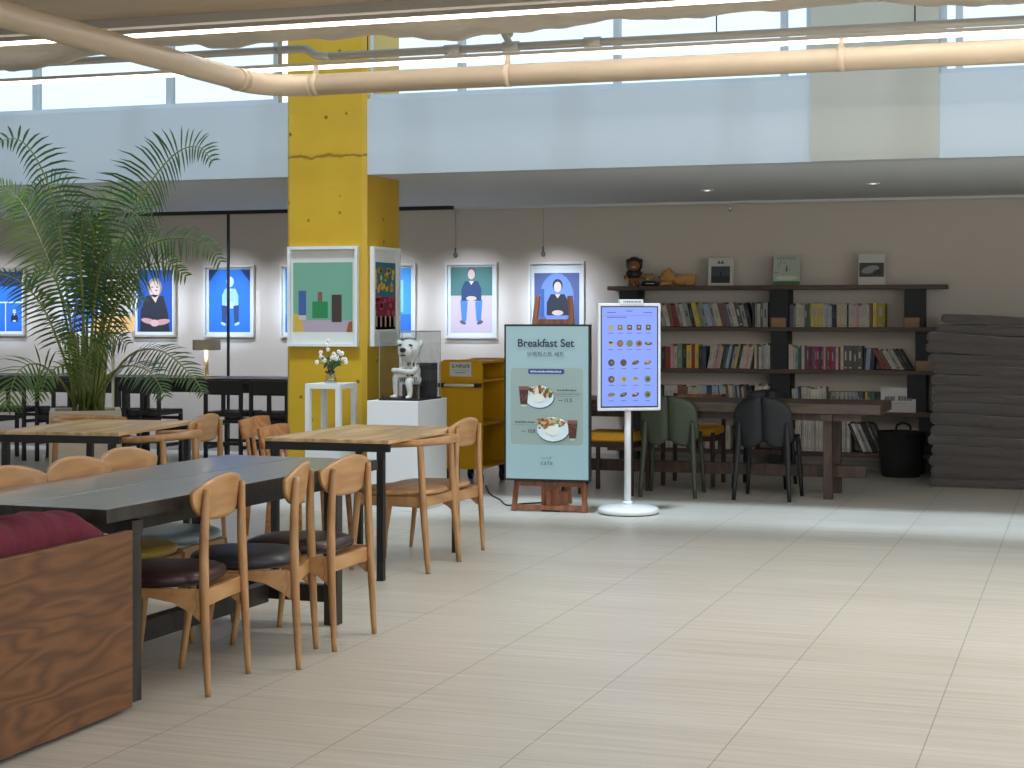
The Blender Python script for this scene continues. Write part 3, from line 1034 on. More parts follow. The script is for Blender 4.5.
def shell_back(yb, half, ztop, hgt, curve):
    """blunt lens-shaped panel curving forward at its ends"""
    def fn(u, v):
        a = math.sin(PI / 2 * (2 * u - 1))
        zt = ztop - 0.046 * a * a
        hh = hgt * max(0.0, 1 - abs(a) ** 2.5) ** 0.58 + 0.002
        z = zt - hh * (1 - v) - 0.012 * (1 - (1 - abs(a) ** 2.8) ** 0.3)
        y = yb + curve * a * a - 0.02 * (z - ztop + hgt) / hgt
        return (half * a, y, z)
    return fn


def make_shell_chair(label, group, seat_m, loc, rz, wooden=False):
    t = thing('dining_chair', label, 'chair', loc, rz, group)
    for sg in (-1, 1):
        MB().tube([(0.205 * sg, -0.236, 0), (0.202 * sg, -0.225, 0.22), (0.197 * sg, -0.217, 0.41), (0.187 * sg, -0.214, 0.58), (0.175 * sg, -0.220, 0.745)], [0.011, 0.0155, 0.0185, 0.0175, 0.013], 14, 5).put('leg', M_OAK, t)
        MB().tube([(0.215 * sg, 0.225, 0), (0.205 * sg, 0.20, 0.2), (0.195 * sg, 0.18, 0.38)], [0.0105, 0.015, 0.02], 14, 4).put('leg', M_OAK, t)
    ap = MB()
    for sg in (-1, 1):                                  # curved side aprons, deep at the legs
        x = 0.195 * sg
        ap.prism([(-0.205, 0.385), (0.19, 0.385), (0.19, 0.318), (0.12, 0.345), (0.0, 0.352), (-0.10, 0.335), (-0.17, 0.30), (-0.205, 0.27)], x - 0.011, x + 0.011, mtx=Matrix(((0, 1, 0, 0), (1, 0, 0, 0), (0, 0, 1, 0), (0, 0, 0, 1))))
    ap.prism([(-0.19, 0.378), (0.19, 0.378), (0.19, 0.318), (0.1, 0.319), (0, 0.32), (-0.1, 0.319), (-0.19, 0.318)], -0.212, -0.192)
    ap.prism([(-0.19, 0.382), (0.19, 0.382), (0.19, 0.32), (0, 0.345), (-0.19, 0.32)], 0.175, 0.195)
    ap.put('seat_frame', M_OAKX, t)
    sp = MB()
    if wooden:
        pad(sp, 0, 0.01, 0.386, 0.225, 0.215, 0.035)
        sp.put('seat', M_OAKX, t)
    else:
        pad(sp, 0, 0.015, 0.386, 0.226, 0.215, 0.058)
        sp.put('seat', seat_m, t)
    MB().sheet(shell_back(-0.198, 0.236, 0.792, 0.162, 0.034), 36, 10, 0.017).put('backrest', M_OAKX, t)
    return t


G1 = 'oak chairs along the long dark table'
T1X = -3.56
make_shell_chair('oak chair with dark brown seat nearest the walnut bench, back to the aisle', G1, M_LEATHER, (-3.273, 5.638, 0), R(97))
make_shell_chair('oak chair with black seat turned askew, middle of three on the aisle side', G1, M_LEATHERK, (-3.195, 6.13, 0), R(106))
make_shell_chair('oak chair with brown seat at the far end of the aisle side', G1, M_LEATHER, (-3.165, 6.57, 0), R(90))
M_SEATY = mat('mustard_leather', (170, 140, 60), 0.4)
M_SEATG = mat('grey_blue_leather', (150, 164, 168), 0.35)
make_shell_chair('oak chair on the far side of the dark table, nearest the left edge', G1, M_LEATHERK, (-3.80, 5.65, 0), R(-90))
make_shell_chair('oak chair with mustard seat, middle of three on the far side of the dark table', G1, M_SEATY, (-3.795, 6.12, 0), R(-90))
make_shell_chair('oak chair with grey-blue seat, farthest of three on the far side of the dark table', G1, M_SEATG, (-3.86, 6.61, 0), R(-90))
G2 = 'oak chairs at the pale tables'
make_shell_chair('oak chair with wooden seat behind the armchair at the middle pale table', G2, None, (-3.60, 9.18, 0), R(90), True)
make_shell_chair('oak chair with curved back behind the armchair at the left pale table', G2, None, (-5.20, 9.02, 0), R(97), True)


def make_armchair(label, loc, rz):
    t = thing('armchair', label, 'chair', loc, rz, 'round-railed oak armchairs')
    rail = [(-0.250, 0.06, 0.686), (-0.260, -0.01, 0.687), (-0.262, -0.08, 0.690), (-0.22, -0.20, 0.697), (-0.11, -0.262, 0.702), (0, -0.275, 0.703), (0.11, -0.262, 0.702), (0.22, -0.20, 0.697), (0.262, -0.08, 0.690), (0.260, -0.01, 0.687), (0.250, 0.06, 0.686)]
    MB().tube(rail, [0.016, 0.018, 0.019, 0.020, 0.022, 0.023, 0.022, 0.020, 0.019, 0.018, 0.016], 14, 5).put('arm_rail', M_OAKX, t)
    for sg in (-1, 1):
        MB().tube([(0.235 * sg, -0.235, 0), (0.228 * sg, -0.205, 0.35), (0.225 * sg, -0.185, 0.695)], [0.0135, 0.02, 0.017], 14, 4).put('leg', M_OAK, t)
        MB().tube([(0.225 * sg, 0.215, 0), (0.205 * sg, 0.185, 0.42)], [0.013, 0.021], 14, 4).put('leg', M_OAK, t)
    ap = MB()
    for sg in (-1, 1):
        ap.bar((0.212 * sg, -0.195, 0.375), (0.20 * sg, 0.185, 0.38), 0.022, 0.055, 0.004)
    ap.bar((-0.21, -0.195, 0.375), (0.21, -0.195, 0.375), 0.022, 0.055, 0.004)
    ap.bar((-0.2, 0.18, 0.38), (0.2, 0.18, 0.38), 0.022, 0.05, 0.004)
    ap.put('seat_frame', M_OAKX, t)
    s = MB(); pad(s, 0, 0, 0.405, 0.235, 0.235, 0.038, 2.2); s.put('seat', M_OAKX, t)
    return t


make_armchair('round-railed oak armchair at the middle pale table, facing it from the aisle', (-3.57, 8.67, 0), R(90))
make_armchair('round-railed oak armchair at the near end of the left pale table', (-5.085, 8.52, 0), R(97))
make_armchair('round-railed oak armchair on the far left of the left pale table by the planter', (-6.10, 9.62, 0), R(-85))


def make_slat_chair(label, loc, rz):
    t = thing('slat_back_chair', label, 'chair', loc, rz, 'pine slat-back chairs')
    MB().sheet(lambda u, v: (-0.175 + 0.35 * u, -0.215 + 0.02 * (2 * u - 1) ** 2 - 0.03 * v, 0.61 + 0.12 * v + 0.006 * math.sin(5 * u)), 10, 3, 0.028).put('top_rail', M_PINE, t)
    for x in (-0.12, -0.045, 0.045, 0.12):
        MB().bar((x, -0.19, 0.42), (x, -0.222, 0.625), 0.032, 0.014, 0.003).put('slat', M_PINE, t)
    MB().box(-0.2, -0.2, 0.41, 0.2, 0.2, 0.445, 0.01).put('seat', M_PINE, t)
    for sx in (-1, 1):
        for sy_ in (-1, 1):
            MB().tube([(0.185 * sx, 0.19 * sy_, 0), (0.165 * sx, 0.165 * sy_, 0.41)], [0.014, 0.019], 10).put('leg', M_PINE, t)
    return t


make_slat_chair('pine slat-back chair with knotty top rail beside the middle pale table', (-4.32, 9.04, 0), R(-90))
make_slat_chair('pine slat-back chair farther left, near the black bar chairs', (-4.80, 9.72, 0), R(-92))

# ------------------------------------------------------------------ tables in front
T1Z = 0.71
t = thing('dining_table', 'long dark wooden table with centre seam and trestle legs', 'table', (T1X, 6.19, 0), R(-2))
hw, hl = 0.395, 1.085
MB().box(-hw, -hl, T1Z - 0.048, -0.003, hl, T1Z, 0.003).put('top_plank', M_DKTOP, t)
MB().box(0.003, -hl, T1Z - 0.048, hw, hl, T1Z, 0.003).put('top_plank', M_DKTOP, t)
MB().box(-0.035, -hl + 0.02, T1Z - 0.060, 0.035, hl - 0.02, T1Z - 0.0485).put('seam_backing', M_DKLEG, t)  # unseen strip added to block floor light through the seam gap
eb = MB()  # added strips; the sides' lack of sheen is put into the colour
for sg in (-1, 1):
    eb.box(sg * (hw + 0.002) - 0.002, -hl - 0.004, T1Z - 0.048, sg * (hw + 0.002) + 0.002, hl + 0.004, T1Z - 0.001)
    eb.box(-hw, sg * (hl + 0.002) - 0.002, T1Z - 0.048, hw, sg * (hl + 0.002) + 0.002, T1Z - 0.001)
eb.put('shaded_edge', M_DKLEG, t)
for y in (-0.86, 0.75):
    for sg in (-1, 1):
        MB().box(sg * 0.34 - 0.032, y - 0.03, 0, sg * 0.34 + 0.032, y + 0.03, T1Z - 0.09, 0.003).put('leg', M_DKLEG, t)
    MB().box(-0.375, y - 0.035, T1Z - 0.110, 0.375, y + 0.035, T1Z - 0.061, 0.003).put('cross_beam', M_DKLEG, t)
    MB().box(-0.308, y - 0.025, 0.10, 0.308, y + 0.025, 0.175, 0.003).put('cross_beam', M_DKLEG, t)
MB().box(-0.03, -0.834, 0.085, 0.03, 0.724, 0.17, 0.003).put('stretcher', M_DKLEG, t)
ap = MB()
for sg in (-1, 1):
    ap.box(sg * 0.30 - 0.012, -0.82, T1Z - 0.11, sg * 0.30 + 0.012, 0.71, T1Z - 0.049)
ap.put('apron', M_DKLEG, t)


def pale_table(label, x0, x1, y0, y1, z, rz=0.0):
    t = thing('cafe_table', label, 'table', ((x0 + x1) / 2, (y0 + y1) / 2, 0), rz, 'pale plank tables on black frames')
    a, b = (x1 - x0) / 2, (y1 - y0) / 2
    MB().box(-a, -b, z - 0.020, a, b, z, 0.003).put('tabletop', M_PALE, t)
    f = MB()
    f.box(-a, -b, z - 0.062, a, -b + 0.03, z - 0.021).box(-a, b - 0.03, z - 0.062, a, b, z - 0.021).box(-a, -b + 0.03, z - 0.062, -a + 0.03, b - 0.03, z - 0.021).box(a - 0.31, -b + 0.03, z - 0.062, a - 0.28, b - 0.03, z - 0.021)
    f.put('apron_frame', M_DARKMETAL, t)
    for sx in (-1, 1):
        for s_ in (-1, 1):
            MB().box(sx * (a - 0.05) - 0.018, s_ * (b - 0.02) - 0.018, 0, sx * (a - 0.05) + 0.018, s_ * (b - 0.02) + 0.018, z - 0.063).put('leg', M_DARKMETAL, t)


pale_table('square pale plank table on black frame in front of the yellow column', -4.145, -3.435, 8.13, 9.27, 0.73)
pale_table('square pale plank table on black frame in front of the palm', -5.875, -5.135, 8.14, 9.24, 0.73, R(7))

# walnut bench with burgundy cushion
t = thing('bench', 'walnut panelled bench end with bold grain', 'bench', (-3.147, 3.7, 0))
MB().box(-0.028, -1.6, 0.018, 0.0, 1.472, 0.632, 0.003).put('side_panel', M_WALNUT, t)
MB().box(-0.62, -1.55, 0.0, -0.04, 1.42, 0.018).put('plinth', M_DARKMETAL, t)
MB().box(-0.62, -1.58, 0.019, -0.030, 1.45, 0.40, 0.004).put('seat_box', M_WALNUT, t)


def cush(p):
    x, y, z = p
    k = 0.005 * math.sin(23 * y + 1.3 * math.sin(5 * z)) * (0.5 + 0.5 * math.sin(3.1 * y)) + 0.0035 * math.sin(47 * y + 2)
    e_ = min(1.0, max(0.0, (y - 4.86) / 0.26))
    zz = z + (1.6 * k if z > 0.5 else 0) - (z - 0.40) / 0.33 * 0.125 * e_ * e_
    return (x + k * 0.5 - 0.01 * math.sin(7 * y), y, zz)


o = MB().rbox((-3.288, 4.015, 0.5655), (0.185, 2.25, 0.325), 0.075, (3, 60, 4), cush).put('seat_cushion', M_BURG)
tag(o, 'wrinkled burgundy cushion on the walnut bench', 'cushion')

# ------------------------------------------------------------------ palm in a stone planter
PXc, PYc = -6.66, 10.32
t = thing('potted_palm', 'tall bushy palm in a square stone planter behind the left table', 'plant', (PXc, PYc, 0))
pm = MB()
hw = 0.242
pm.box(-hw, -hw, 0.0, hw, -hw + 0.04, 0.72, 0.006).box(-hw, hw - 0.04, 0, hw, hw, 0.72, 0.006).box(-hw, -hw + 0.04, 0, -hw + 0.04, hw - 0.04, 0.72, 0.006).box(hw - 0.04, -hw + 0.04, 0, hw, hw - 0.04, 0.72, 0.006)
pm.put('planter', M_STONE, t).rotation_euler = (0, 0, R(33))
MB().box(-hw + 0.04, -hw + 0.04, 0.6, hw - 0.04, hw - 0.04, 0.685).put('soil', mat('soil', (62, 48, 36), 0.9, var=0.3, scale=(40, 40, 40)), t).rotation_euler = (0, 0, R(33))


def frond(parent, pts, leaf, seed, m, nrm, start=0.42, step=0.033, droop=0.3, fwd0=0.2, sides=(1, 1), tip=0.45, wide=0.0078):
    r = random.Random(seed)
    P = [Vector(p) for p in pts]
    # resample smoothly
    S = []
    n = len(P)
    for i in range(n - 1):
        a, b, c, d = P[max(i - 1, 0)], P[i], P[i + 1], P[min(i + 2, n - 1)]
        for k in range(10):
            q = k / 10
            S.append(0.5 * ((2 * b) + (c - a) * q + (2 * a - 5 * b + 4 * c - d) * q * q + (3 * b - a - 3 * c + d) * q ** 3))
    S.append(P[-1])
    cum = [0.0]
    for i in range(1, len(S)):
        cum.append(cum[-1] + (S[i] - S[i - 1]).length)
    L = cum[-1]

    def sample(s):
        for i in range(1, len(S)):
            if cum[i] >= s:
                f = (s - cum[i - 1]) / max(1e-6, cum[i] - cum[i - 1])
                return S[i - 1].lerp(S[i], f), (S[i] - S[i - 1]).normalized()
        return S[-1], (S[-1] - S[-2]).normalized()
    mb = MB()
    mb.slot(M_STEM)
    mb.tube(S[::3] + [S[-1]], [0.011 * (1 - 0.85 * i / len(S[::3])) for i in range(len(S[::3]) + 1)], 6)
    mb.slot(m)
    N = Vector(nrm).normalized()
    s = L * start
    verts, faces = [], []
    while s < L:
        q = (s - L * start) / (L * (1 - start))
        p, T = sample(s)
        side = T.cross(N)
        if side.length < 0.1:
            side = Vector((1, 0, 0))
        side.normalize()
        up = side.cross(T).normalized()
        ln = leaf * (0.55 + 0.45 * math.sin(PI * min(1, 0.15 + q * 0.9))) * (1 - tip * q ** (3 if tip < 0.5 else 1.3)) * r.uniform(0.9, 1.08)
        for sg in (-1, 1):
            fwd = fwd0 + 0.6 * q + r.uniform(-0.06, 0.06)
            d = (side * sg + T * fwd + up * r.uniform(-0.1, 0.25)).normalized()
            wv = d.cross(up).normalized() * wide
            b0 = len(verts)
            for k, (tt, ww) in enumerate(((0, 0.5), (0.3, 1.0), (0.65, 0.8), (1.0, 0.08))):
                c = p + d * ln * tt * (sides[0] if sg > 0 else sides[1]) + Vector((0, 0, -1)) * droop * ln * tt * tt
                verts += [c - wv * ww, c + wv * ww]
            for k in range(3):
                faces.append((b0 + 2 * k, b0 + 2 * k + 1, b0 + 2 * k + 3, b0 + 2 * k + 2))
        s += step * r.uniform(0.85, 1.15)
    mb._take(verts, faces, True)
    mb.put('frond', None, parent, fix=False)


def pxfrond(pts, leafpx, seed, m, dy=0.0, nrm=(0.15, -1, 0.25), **kw):
    out = []
    n = len(pts)
    for i, (x, y) in enumerate(pts):
        Y = PYc + dy * (i / (n - 1))
        X, Z = at(x, y, Y)
        out.append((X - PXc, Y - PYc, Z))
    frond(t, out, leafpx / 141, seed, m, nrm, **kw)


FR = [
    ([(88, 404), (100, 330), (124, 236), (148, 186), (176, 153), (199, 147), (213, 163)], 56, M_LEAF, -0.5, (0.1, -1, 0.2), dict(fwd0=-0.2, sides=(0.5, 1.3), tip=0.72, wide=0.009, droop=0.42, step=0.036, start=0.5)),
    ([(80, 404), (70, 320), (58, 222), (47, 182), (32, 152), (14, 138), (-8, 146)], 52, M_LEAF, -0.4, (0.1, -1, 0.2), dict(fwd0=-0.2, sides=(1.3, 0.5), tip=0.72, wide=0.009, droop=0.42, step=0.036, start=0.5)),
    ([(92, 404), (105, 320), (124, 272), (150, 244), (184, 238), (208, 246), (221, 262)], 30, M_LEAF, -0.3, (0.1, -1, 0.6)),
    ([(85, 404), (88, 300), (94, 240), (84, 214), (66, 208), (46, 228)], 30, M_LEAF, -0.5, (0.2, -0.8, 0.8)),
    ([(86, 404), (95, 300), (104, 238), (118, 214), (136, 214), (150, 238)], 34, M_LEAF, -0.6, (0, -0.8, 0.8)),
    ([(78, 404), (62, 352), (42, 306), (18, 280), (-8, 272)], 26, M_LEAF, -0.4, (0, -1, 0.5)),
    ([(95, 406), (112, 376), (135, 352), (164, 352), (192, 376), (204, 394)], 24, M_LEAF, -0.5, (0, -0.7, 1)),
    ([(76, 406), (60, 380), (38, 364), (18, 372), (6, 408)], 40, M_LEAF2, -0.6, (0, -0.8, 0.6)),
    ([(80, 404), (62, 300), (40, 240), (20, 200), (-2, 184)], 44, M_LEAF2, 0.2, (0, -1, 0.2)),
    ([(90, 404), (93, 300), (97, 232), (110, 198), (130, 190), (152, 205)], 36, M_LEAF2, 0.3, (0, -1, 0.3)),
    ([(84, 404), (82, 300), (75, 228), (60, 192), (40, 186), (14, 212)], 36, M_LEAF, 0.3, (0, -1, 0.3)),
    ([(94, 404), (100, 350), (115, 312), (128, 292), (142, 302)], 28, M_LEAF2, -0.3, (0, -1, 0.4)),
    ([(90, 406), (85, 380), (70, 366), (50, 372), (38, 402)], 22, M_LEAF2, -0.5, (0, -0.7, 0.9)),
    ([(92, 406), (105, 380), (125, 366), (150, 372), (166, 398)], 26, M_LEAF, -0.6, (0, -0.7, 0.9)),
    ([(96, 404), (110, 320), (130, 280), (160, 262), (186, 276)], 30, M_LEAF2, -0.2, (0, -1, 0.5)),
    ([(82, 404), (84, 320), (80, 250), (86, 215), (104, 205)], 34, M_LEAF, -0.5, (0, -0.9, 0.7)),
    ([(88, 404), (92, 330), (100, 270), (118, 245), (140, 260)], 32, M_LEAF, -0.5, (0, -0.9, 0.7)),
    ([(80, 404), (74, 340), (60, 290), (44, 270), (24, 285)], 30, M_LEAF, 0.1, (0, -1, 0.4)),
    ([(88, 406), (92, 380), (98, 350), (112, 335), (128, 345)], 26, M_LEAF, -0.5, (0, -1, 0.3)),
    ([(82, 406), (78, 380), (72, 352), (62, 340)], 24, M_LEAF2, -0.5, (0, -1, 0.3)),
    ([(84, 406), (84, 385), (86, 360), (96, 345)], 26, M_LEAF2, -0.7, (0.2, -1, 0.3)),
    ([(86, 406), (80, 360), (74, 330), (78, 300)], 26, M_LEAF, -0.7, (0.2, -1, 0.3)),
]
for i, (pts, lf, m, dy, nr, *kw) in enumerate(FR):
    pxfrond(pts, lf, 100 + i, m, dy, nr, **{'start': 0.40 if len(pts) > 4 else 0.3, **(kw[0] if kw else {})})
rp = random.Random(12)
for k in range(3):                                      # back half of the crown
    a = rp.uniform(0.1, PI - 0.1)
    rr_ = rp.uniform(0.35, 0.75)
    h = rp.uniform(1.5, 2.15)
    dx, dy = math.cos(a), math.sin(a)
    frond(t, [(dx * 0.05, dy * 0.05, 0.68), (dx * 0.12, dy * 0.12, 0.68 + (h - 0.68) * 0.5), (dx * 0.3 * rr_, dy * 0.3 * rr_, h - 0.1), (dx * rr_ * 0.7, dy * rr_ * 0.7, h), (dx * rr_, dy * rr_, h - 0.18)], 0.25, 300 + k, M_LEAF if k % 2 else M_LEAF2, (dx * 0.2, -0.6, 1))
for k in range(16):
    a = rp.uniform(0, 2 * PI)
    r0, r1 = rp.uniform(0.02, 0.12), rp.uniform(0.05, 0.16)
    MB().tube([(r0 * math.cos(a), r0 * math.sin(a), 0.68), (r1 * math.cos(a), r1 * math.sin(a), 1.25)], [0.011, 0.008], 7).put('stem', M_STEM, t)

# ------------------------------------------------------------------ black bar tables and chairs on the left
M_BARTOP = wood('dark_bar_top', (58, 40, 32), (86, 62, 50), 'x', 0.4)
for x0, x1, lb in ((-10.9, -8.92, 'black table with dark brown top behind the palm'), (-8.88, -6.72, 'black table with dark brown top carrying the cream lamp')):
    t = thing('bar_table', lb, 'table', ((x0 + x1) / 2, 14.42, 0), 0, 'black tables by the back wall')
    a = (x1 - x0) / 2
    MB().box(-a, -0.32, 0.745, a, 0.32, 0.79, 0.004).put('tabletop', M_BARTOP, t)
    f = MB()
    f.box(-a + 0.06, -0.28, 0.655, a - 0.06, -0.25, 0.744).box(-a + 0.06, 0.25, 0.655, a - 0.06, 0.28, 0.744)
    f.put('apron', M_BLACK, t)
    for sx in (-1, 1):
        for s_ in (-1, 1):
            MB().box(sx * (a - 0.09) - 0.03, s_ * 0.26 - 0.03, 0, sx * (a - 0.09) + 0.03, s_ * 0.26 + 0.03, 0.744).put('leg', M_BLACK, t)


def make_black_chair(label, loc, rz):
    t = thing('black_chair', label, 'chair', loc, rz, 'black wooden chairs at the back tables')
    MB().box(-0.165, -0.215, 0.655, 0.165, -0.19, 0.785, 0.004).put('backrest', M_BLACK, t)
    for sg in (-1, 1):
        MB().box(sg * 0.178 - 0.015, -0.22, 0, sg * 0.178 + 0.015, -0.185, 0.79, 0.003).put('leg', M_BLACK, t)
        MB().box(sg * 0.178 - 0.015, 0.175, 0, sg * 0.178 + 0.015, 0.21, 0.455, 0.003).put('leg', M_BLACK, t)
    MB().box(-0.195, -0.19, 0.456, 0.195, 0.21, 0.50, 0.01).put('seat', M_BLACK, t)
    r_ = MB()
    for z in (0.20, 0.40):
        r_.box(-0.165, -0.21, z, 0.165, -0.192, z + 0.03).box(-0.165, 0.182, z, 0.165, 0.20, z + 0.03)
        for sg in (-1, 1):
            r_.box(sg * 0.178 - 0.009, -0.19, z - 0.04, sg * 0.178 + 0.009, 0.19, z - 0.01)
    r_.box(-0.02, -0.205, 0.50, 0.02, -0.192, 0.655)
    r_.put('rails', M_BLACK, t)
    return t


bc = None
for x, lb in ((-9.72, 'black chair nearest the left edge, at the black table'), (-9.22, 'second black chair from the left edge, left of the planter'), (-8.72, 'black chair half hidden behind the palm'),
              (-8.27, 'black chair just right of the palm'), (-7.43, 'black chair below the cream table lamp'), (-6.97, 'black chair beside the left face of the yellow column')):
    if bc is None:
        bc = make_black_chair(lb, (x, 13.95, 0), 0)
    else:
        dup(bc, (x, 13.95, 0), 0, lb)

# lamps
t = thing('table_lamp', 'cream drum-shaded table lamp on the black table', 'lamp', (-7.96, 14.4, 0.791))
MB().lathe([(0.09, 0), (0.09, 0.012), (0.02, 0.018)]).put('base', M_CREAM, t)
MB().tube([(0, 0, 0.015), (0, 0, 0.27)], 0.018, 14).put('stem', M_CREAM, t)
MB().lathe([(0.01, 0.25), (0.128, 0.255), (0.132, 0.262), (0.132, 0.345), (0.128, 0.352), (0.01, 0.355)]).put('lamp_shade', M_CREAM, t)
MB().ball((-0.03, -0.01, 0.09), 0.012).put('switch', M_CREAM, t)
light('lamp_bulb', 'POINT', (-7.96, 14.36, 0.791 + 0.225), (-7.96, 14.36, 0), 1.6, (1.0, 0.82, 0.55), shadow_soft_size=0.02)
t = thing('floor_lamp', 'lit drum-shaded floor lamp glowing behind the palm', 'lamp', (-7.86, 12.6, 0))
MB().lathe([(0.13, 0), (0.13, 0.015), (0.02, 0.025)]).put('base', M_CREAM, t)
MB().tube([(0, 0, 0.02), (0, 0, 1.24)], 0.012, 12).put('pole', M_CREAM, t)
MB().lathe([(0.01, 1.245), (0.175, 1.24), (0.18, 1.25), (0.18, 1.36), (0.175, 1.368), (0.01, 1.36)]).put('lamp_shade', emit('lit_shade', (236, 200, 140), 0.9), t)

# ------------------------------------------------------------------ white stands, vase, sculpture
t = thing('display_plinth', 'narrow white plinth against the front of the yellow column', 'plinth', (-5.109, 11.05, 0))
MB().box(-0.135, -0.15, 0, 0.135, 0.15, 0.55, 0.003).put('body', M_WHITEPL, t)
t = thing('frame_stand', 'open white frame stand holding the flower vase', 'stand', (-5.109, 11.05, 0.55))
for sx in (-1, 1):
    for s_ in (-1, 1):
        MB().box(sx * 0.117 - 0.018, s_ * 0.132 - 0.018, 0, sx * 0.117 + 0.018, s_ * 0.132 + 0.018, 0.31).put('leg', M_WHITEPL, t)
MB().box(-0.135, -0.15, 0.31, 0.135, 0.15, 0.345, 0.002).put('top', M_WHITEPL, t)
t = thing('flower_vase', 'glass vase of small white daisies on the white stand', 'vase', (-5.10, 11.02, 0.8955))
M_GLASSV = glass('vase_glass', (0.82, 0.86, 0.84), 0.9, 0.16)
MB().lathe([(0.04, 0.0), (0.045, 0.006), (0.036, 0.05), (0.018, 0.09), (0.02, 0.11)]).put('vase', M_GLASSV, t)
MB().tube([(0, 0, 0.075), (0, 0, 0.10)], 0.021, 12).ball((-0.024, -0.012, 0.078), 0.018, 0.006, 0.008, rot=(0, 0.5, 0)).ball((0.024, -0.012, 0.078), 0.018, 0.006, 0.008, rot=(0, -0.5, 0)).put('ribbon', flat((52, 34, 36)), t)
rf = random.Random(4)
st = MB()
heads = []
for k in range(22):
    a = rf.uniform(0, 2 * PI)
    q = rf.uniform(0.02, 0.11)
    hx, hy, hz = q * math.cos(a) * 1.1 + 0.01, q * math.sin(a) * 0.7, 0.2 + rf.uniform(-0.04, 0.05) - 0.2 * q
    heads.append((hx, hy, hz))
heads += [(-0.03, 0, 0.27), (-0.02, 0, 0.30), (-0.075, 0, 0.19), (0.115, 0, 0.17), (0.125, -0.01, 0.15)]
for h in heads:
    st.tube([(0, 0, 0.05), (h[0] * 0.4, h[1] * 0.4, 0.13), h], 0.002, 5, 3)
for k in range(16):
    a = rf.uniform(0, 2 * PI)
    st.ball((0.05 * math.cos(a), 0.04 * math.sin(a), rf.uniform(0.12, 0.18)), 0.03, 0.008, 0.01, 8, 6, (rf.uniform(-1, 1), rf.uniform(-1, 1), a))
st.put('stems', mat('flower_leaf', (66, 96, 60), 0.6), t)
for h in heads:
    fl = MB()
    fl.slot(mat('petal_white', (240, 240, 236), 0.6))
    ang = rf.uniform(0, 1)
    for k in range(7):
        a = ang + 2 * PI * k / 7
        fl.ball((h[0] + 0.009 * math.cos(a), h[1] - 0.004, h[2] + 0.009 * math.sin(a)), 0.007, 0.003, 0.007, 6, 4)
    fl.slot(flat((220, 180, 50)))
    fl.ball((h[0], h[1] - 0.007, h[2]), 0.0045, 0.003, 0.0045, 6, 4)
    fl.put('flower', None, t)

PX0, PX1, PY0, PY1, PZ = -4.833, -4.447, 11.05, 11.62, 0.775
t = thing('display_pedestal', 'wide white pedestal right of the yellow column', 'pedestal', ((PX0 + PX1) / 2, (PY0 + PY1) / 2, 0))
MB().box(-(PX1 - PX0) / 2, -(PY1 - PY0) / 2, 0, (PX1 - PX0) / 2, (PY1 - PY0) / 2, PZ, 0.003).put('body', M_WHITEPL, t)
acx, acy = -4.61, 11.315
t = thing('display_case', 'clear acrylic case with black base on the white pedestal', 'display case', (acx, acy, PZ))
ax_, ay_, ah = 0.15, 0.21, 0.485
g = MB()
e = 0.004
g.box(-ax_, -ay_, 0.012, ax_, -ay_ + e, ah).box(-ax_, ay_ - e, 0.012, ax_, ay_, ah).box(-ax_, -ay_ + e, 0.012, -ax_ + e, ay_ - e, ah).box(ax_ - e, -ay_ + e, 0.012, ax_, ay_ - e, ah).box(-ax_, -ay_, ah, ax_, ay_, ah + e)
g.put('acrylic_cover', glass('acrylic', (0.97, 0.98, 0.98), 0.97, 0.07), t)
ed = MB()
for sx in (-1, 1):
    for s_ in (-1, 1):
        ed.box(sx * ax_ - 0.0016, s_ * ay_ - 0.0016, 0.012, sx * ax_ + 0.0016, s_ * ay_ + 0.0016, ah + e)
for s_ in (-1, 1):
    ed.box(-ax_, s_ * ay_ - 0.003, ah, ax_, s_ * ay_ + 0.003, ah + 0.006)
    ed.box(s_ * ax_ - 0.003, -ay_, ah, s_ * ax_ + 0.003, ay_, ah + 0.006)
ed.put('polished_edges', mat('acrylic_edge', (140, 146, 148), 0.2), t)
MB().box(-ax_ - 0.004, -ay_ - 0.004, 0, ax_ + 0.004, ay_ + 0.004, 0.012).put('base', M_BLACK, t)
o = MB().box(acx - 0.01, acy + 0.06, PZ + 0.0125, acx + 0.135, acy + 0.19, PZ + 0.26, 0.004).put('reflection_block', mat('dark_reflection', (58, 56, 56), 0.35, var=0.2, scale=(60, 3, 1)))  # added block stands in for a dark reflection in the acrylic
tag(o, 'added charcoal block imitating a dark reflection inside the clear case', 'block')

# dog-headed seated figurine: one continuous body on a black stool
t = thing('dog_figurine', 'white dog-headed figurine hugging its knee in the clear case', 'figurine', (acx + 0.025, acy - 0.07, PZ + 0.012))
M_CER = mat('ceramic_white', (226, 222, 212), 0.4)
b = MB()
b.ball((0.02, 0.0, 0.19), 0.058, 0.05, 0.075).ball((0.02, 0, 0.13), 0.065, 0.06, 0.05).tube([(0.02, 0, 0.24), (0.0, -0.01, 0.28)], 0.03, 12)
b.tube([(0.0, -0.02, 0.13), (-0.075, -0.055, 0.165), (-0.085, -0.06, 0.09), (-0.08, -0.06, 0.02)], [0.034, 0.028, 0.022, 0.017], 12, 4)
b.ball((-0.095, -0.075, 0.012), 0.032, 0.018, 0.011)
b.tube([(0.03, -0.04, 0.12), (0.03, -0.095, 0.115), (0.04, -0.10, 0.06), (0.04, -0.10, 0.02)], [0.034, 0.028, 0.022, 0.017], 12, 4)
b.ball((0.035, -0.115, 0.012), 0.022, 0.03, 0.011)
b.tube([(0.055, -0.015, 0.225), (0.045, -0.065, 0.19), (-0.03, -0.085, 0.195), (-0.085, -0.075, 0.20)], [0.022, 0.02, 0.017, 0.014], 12, 4)
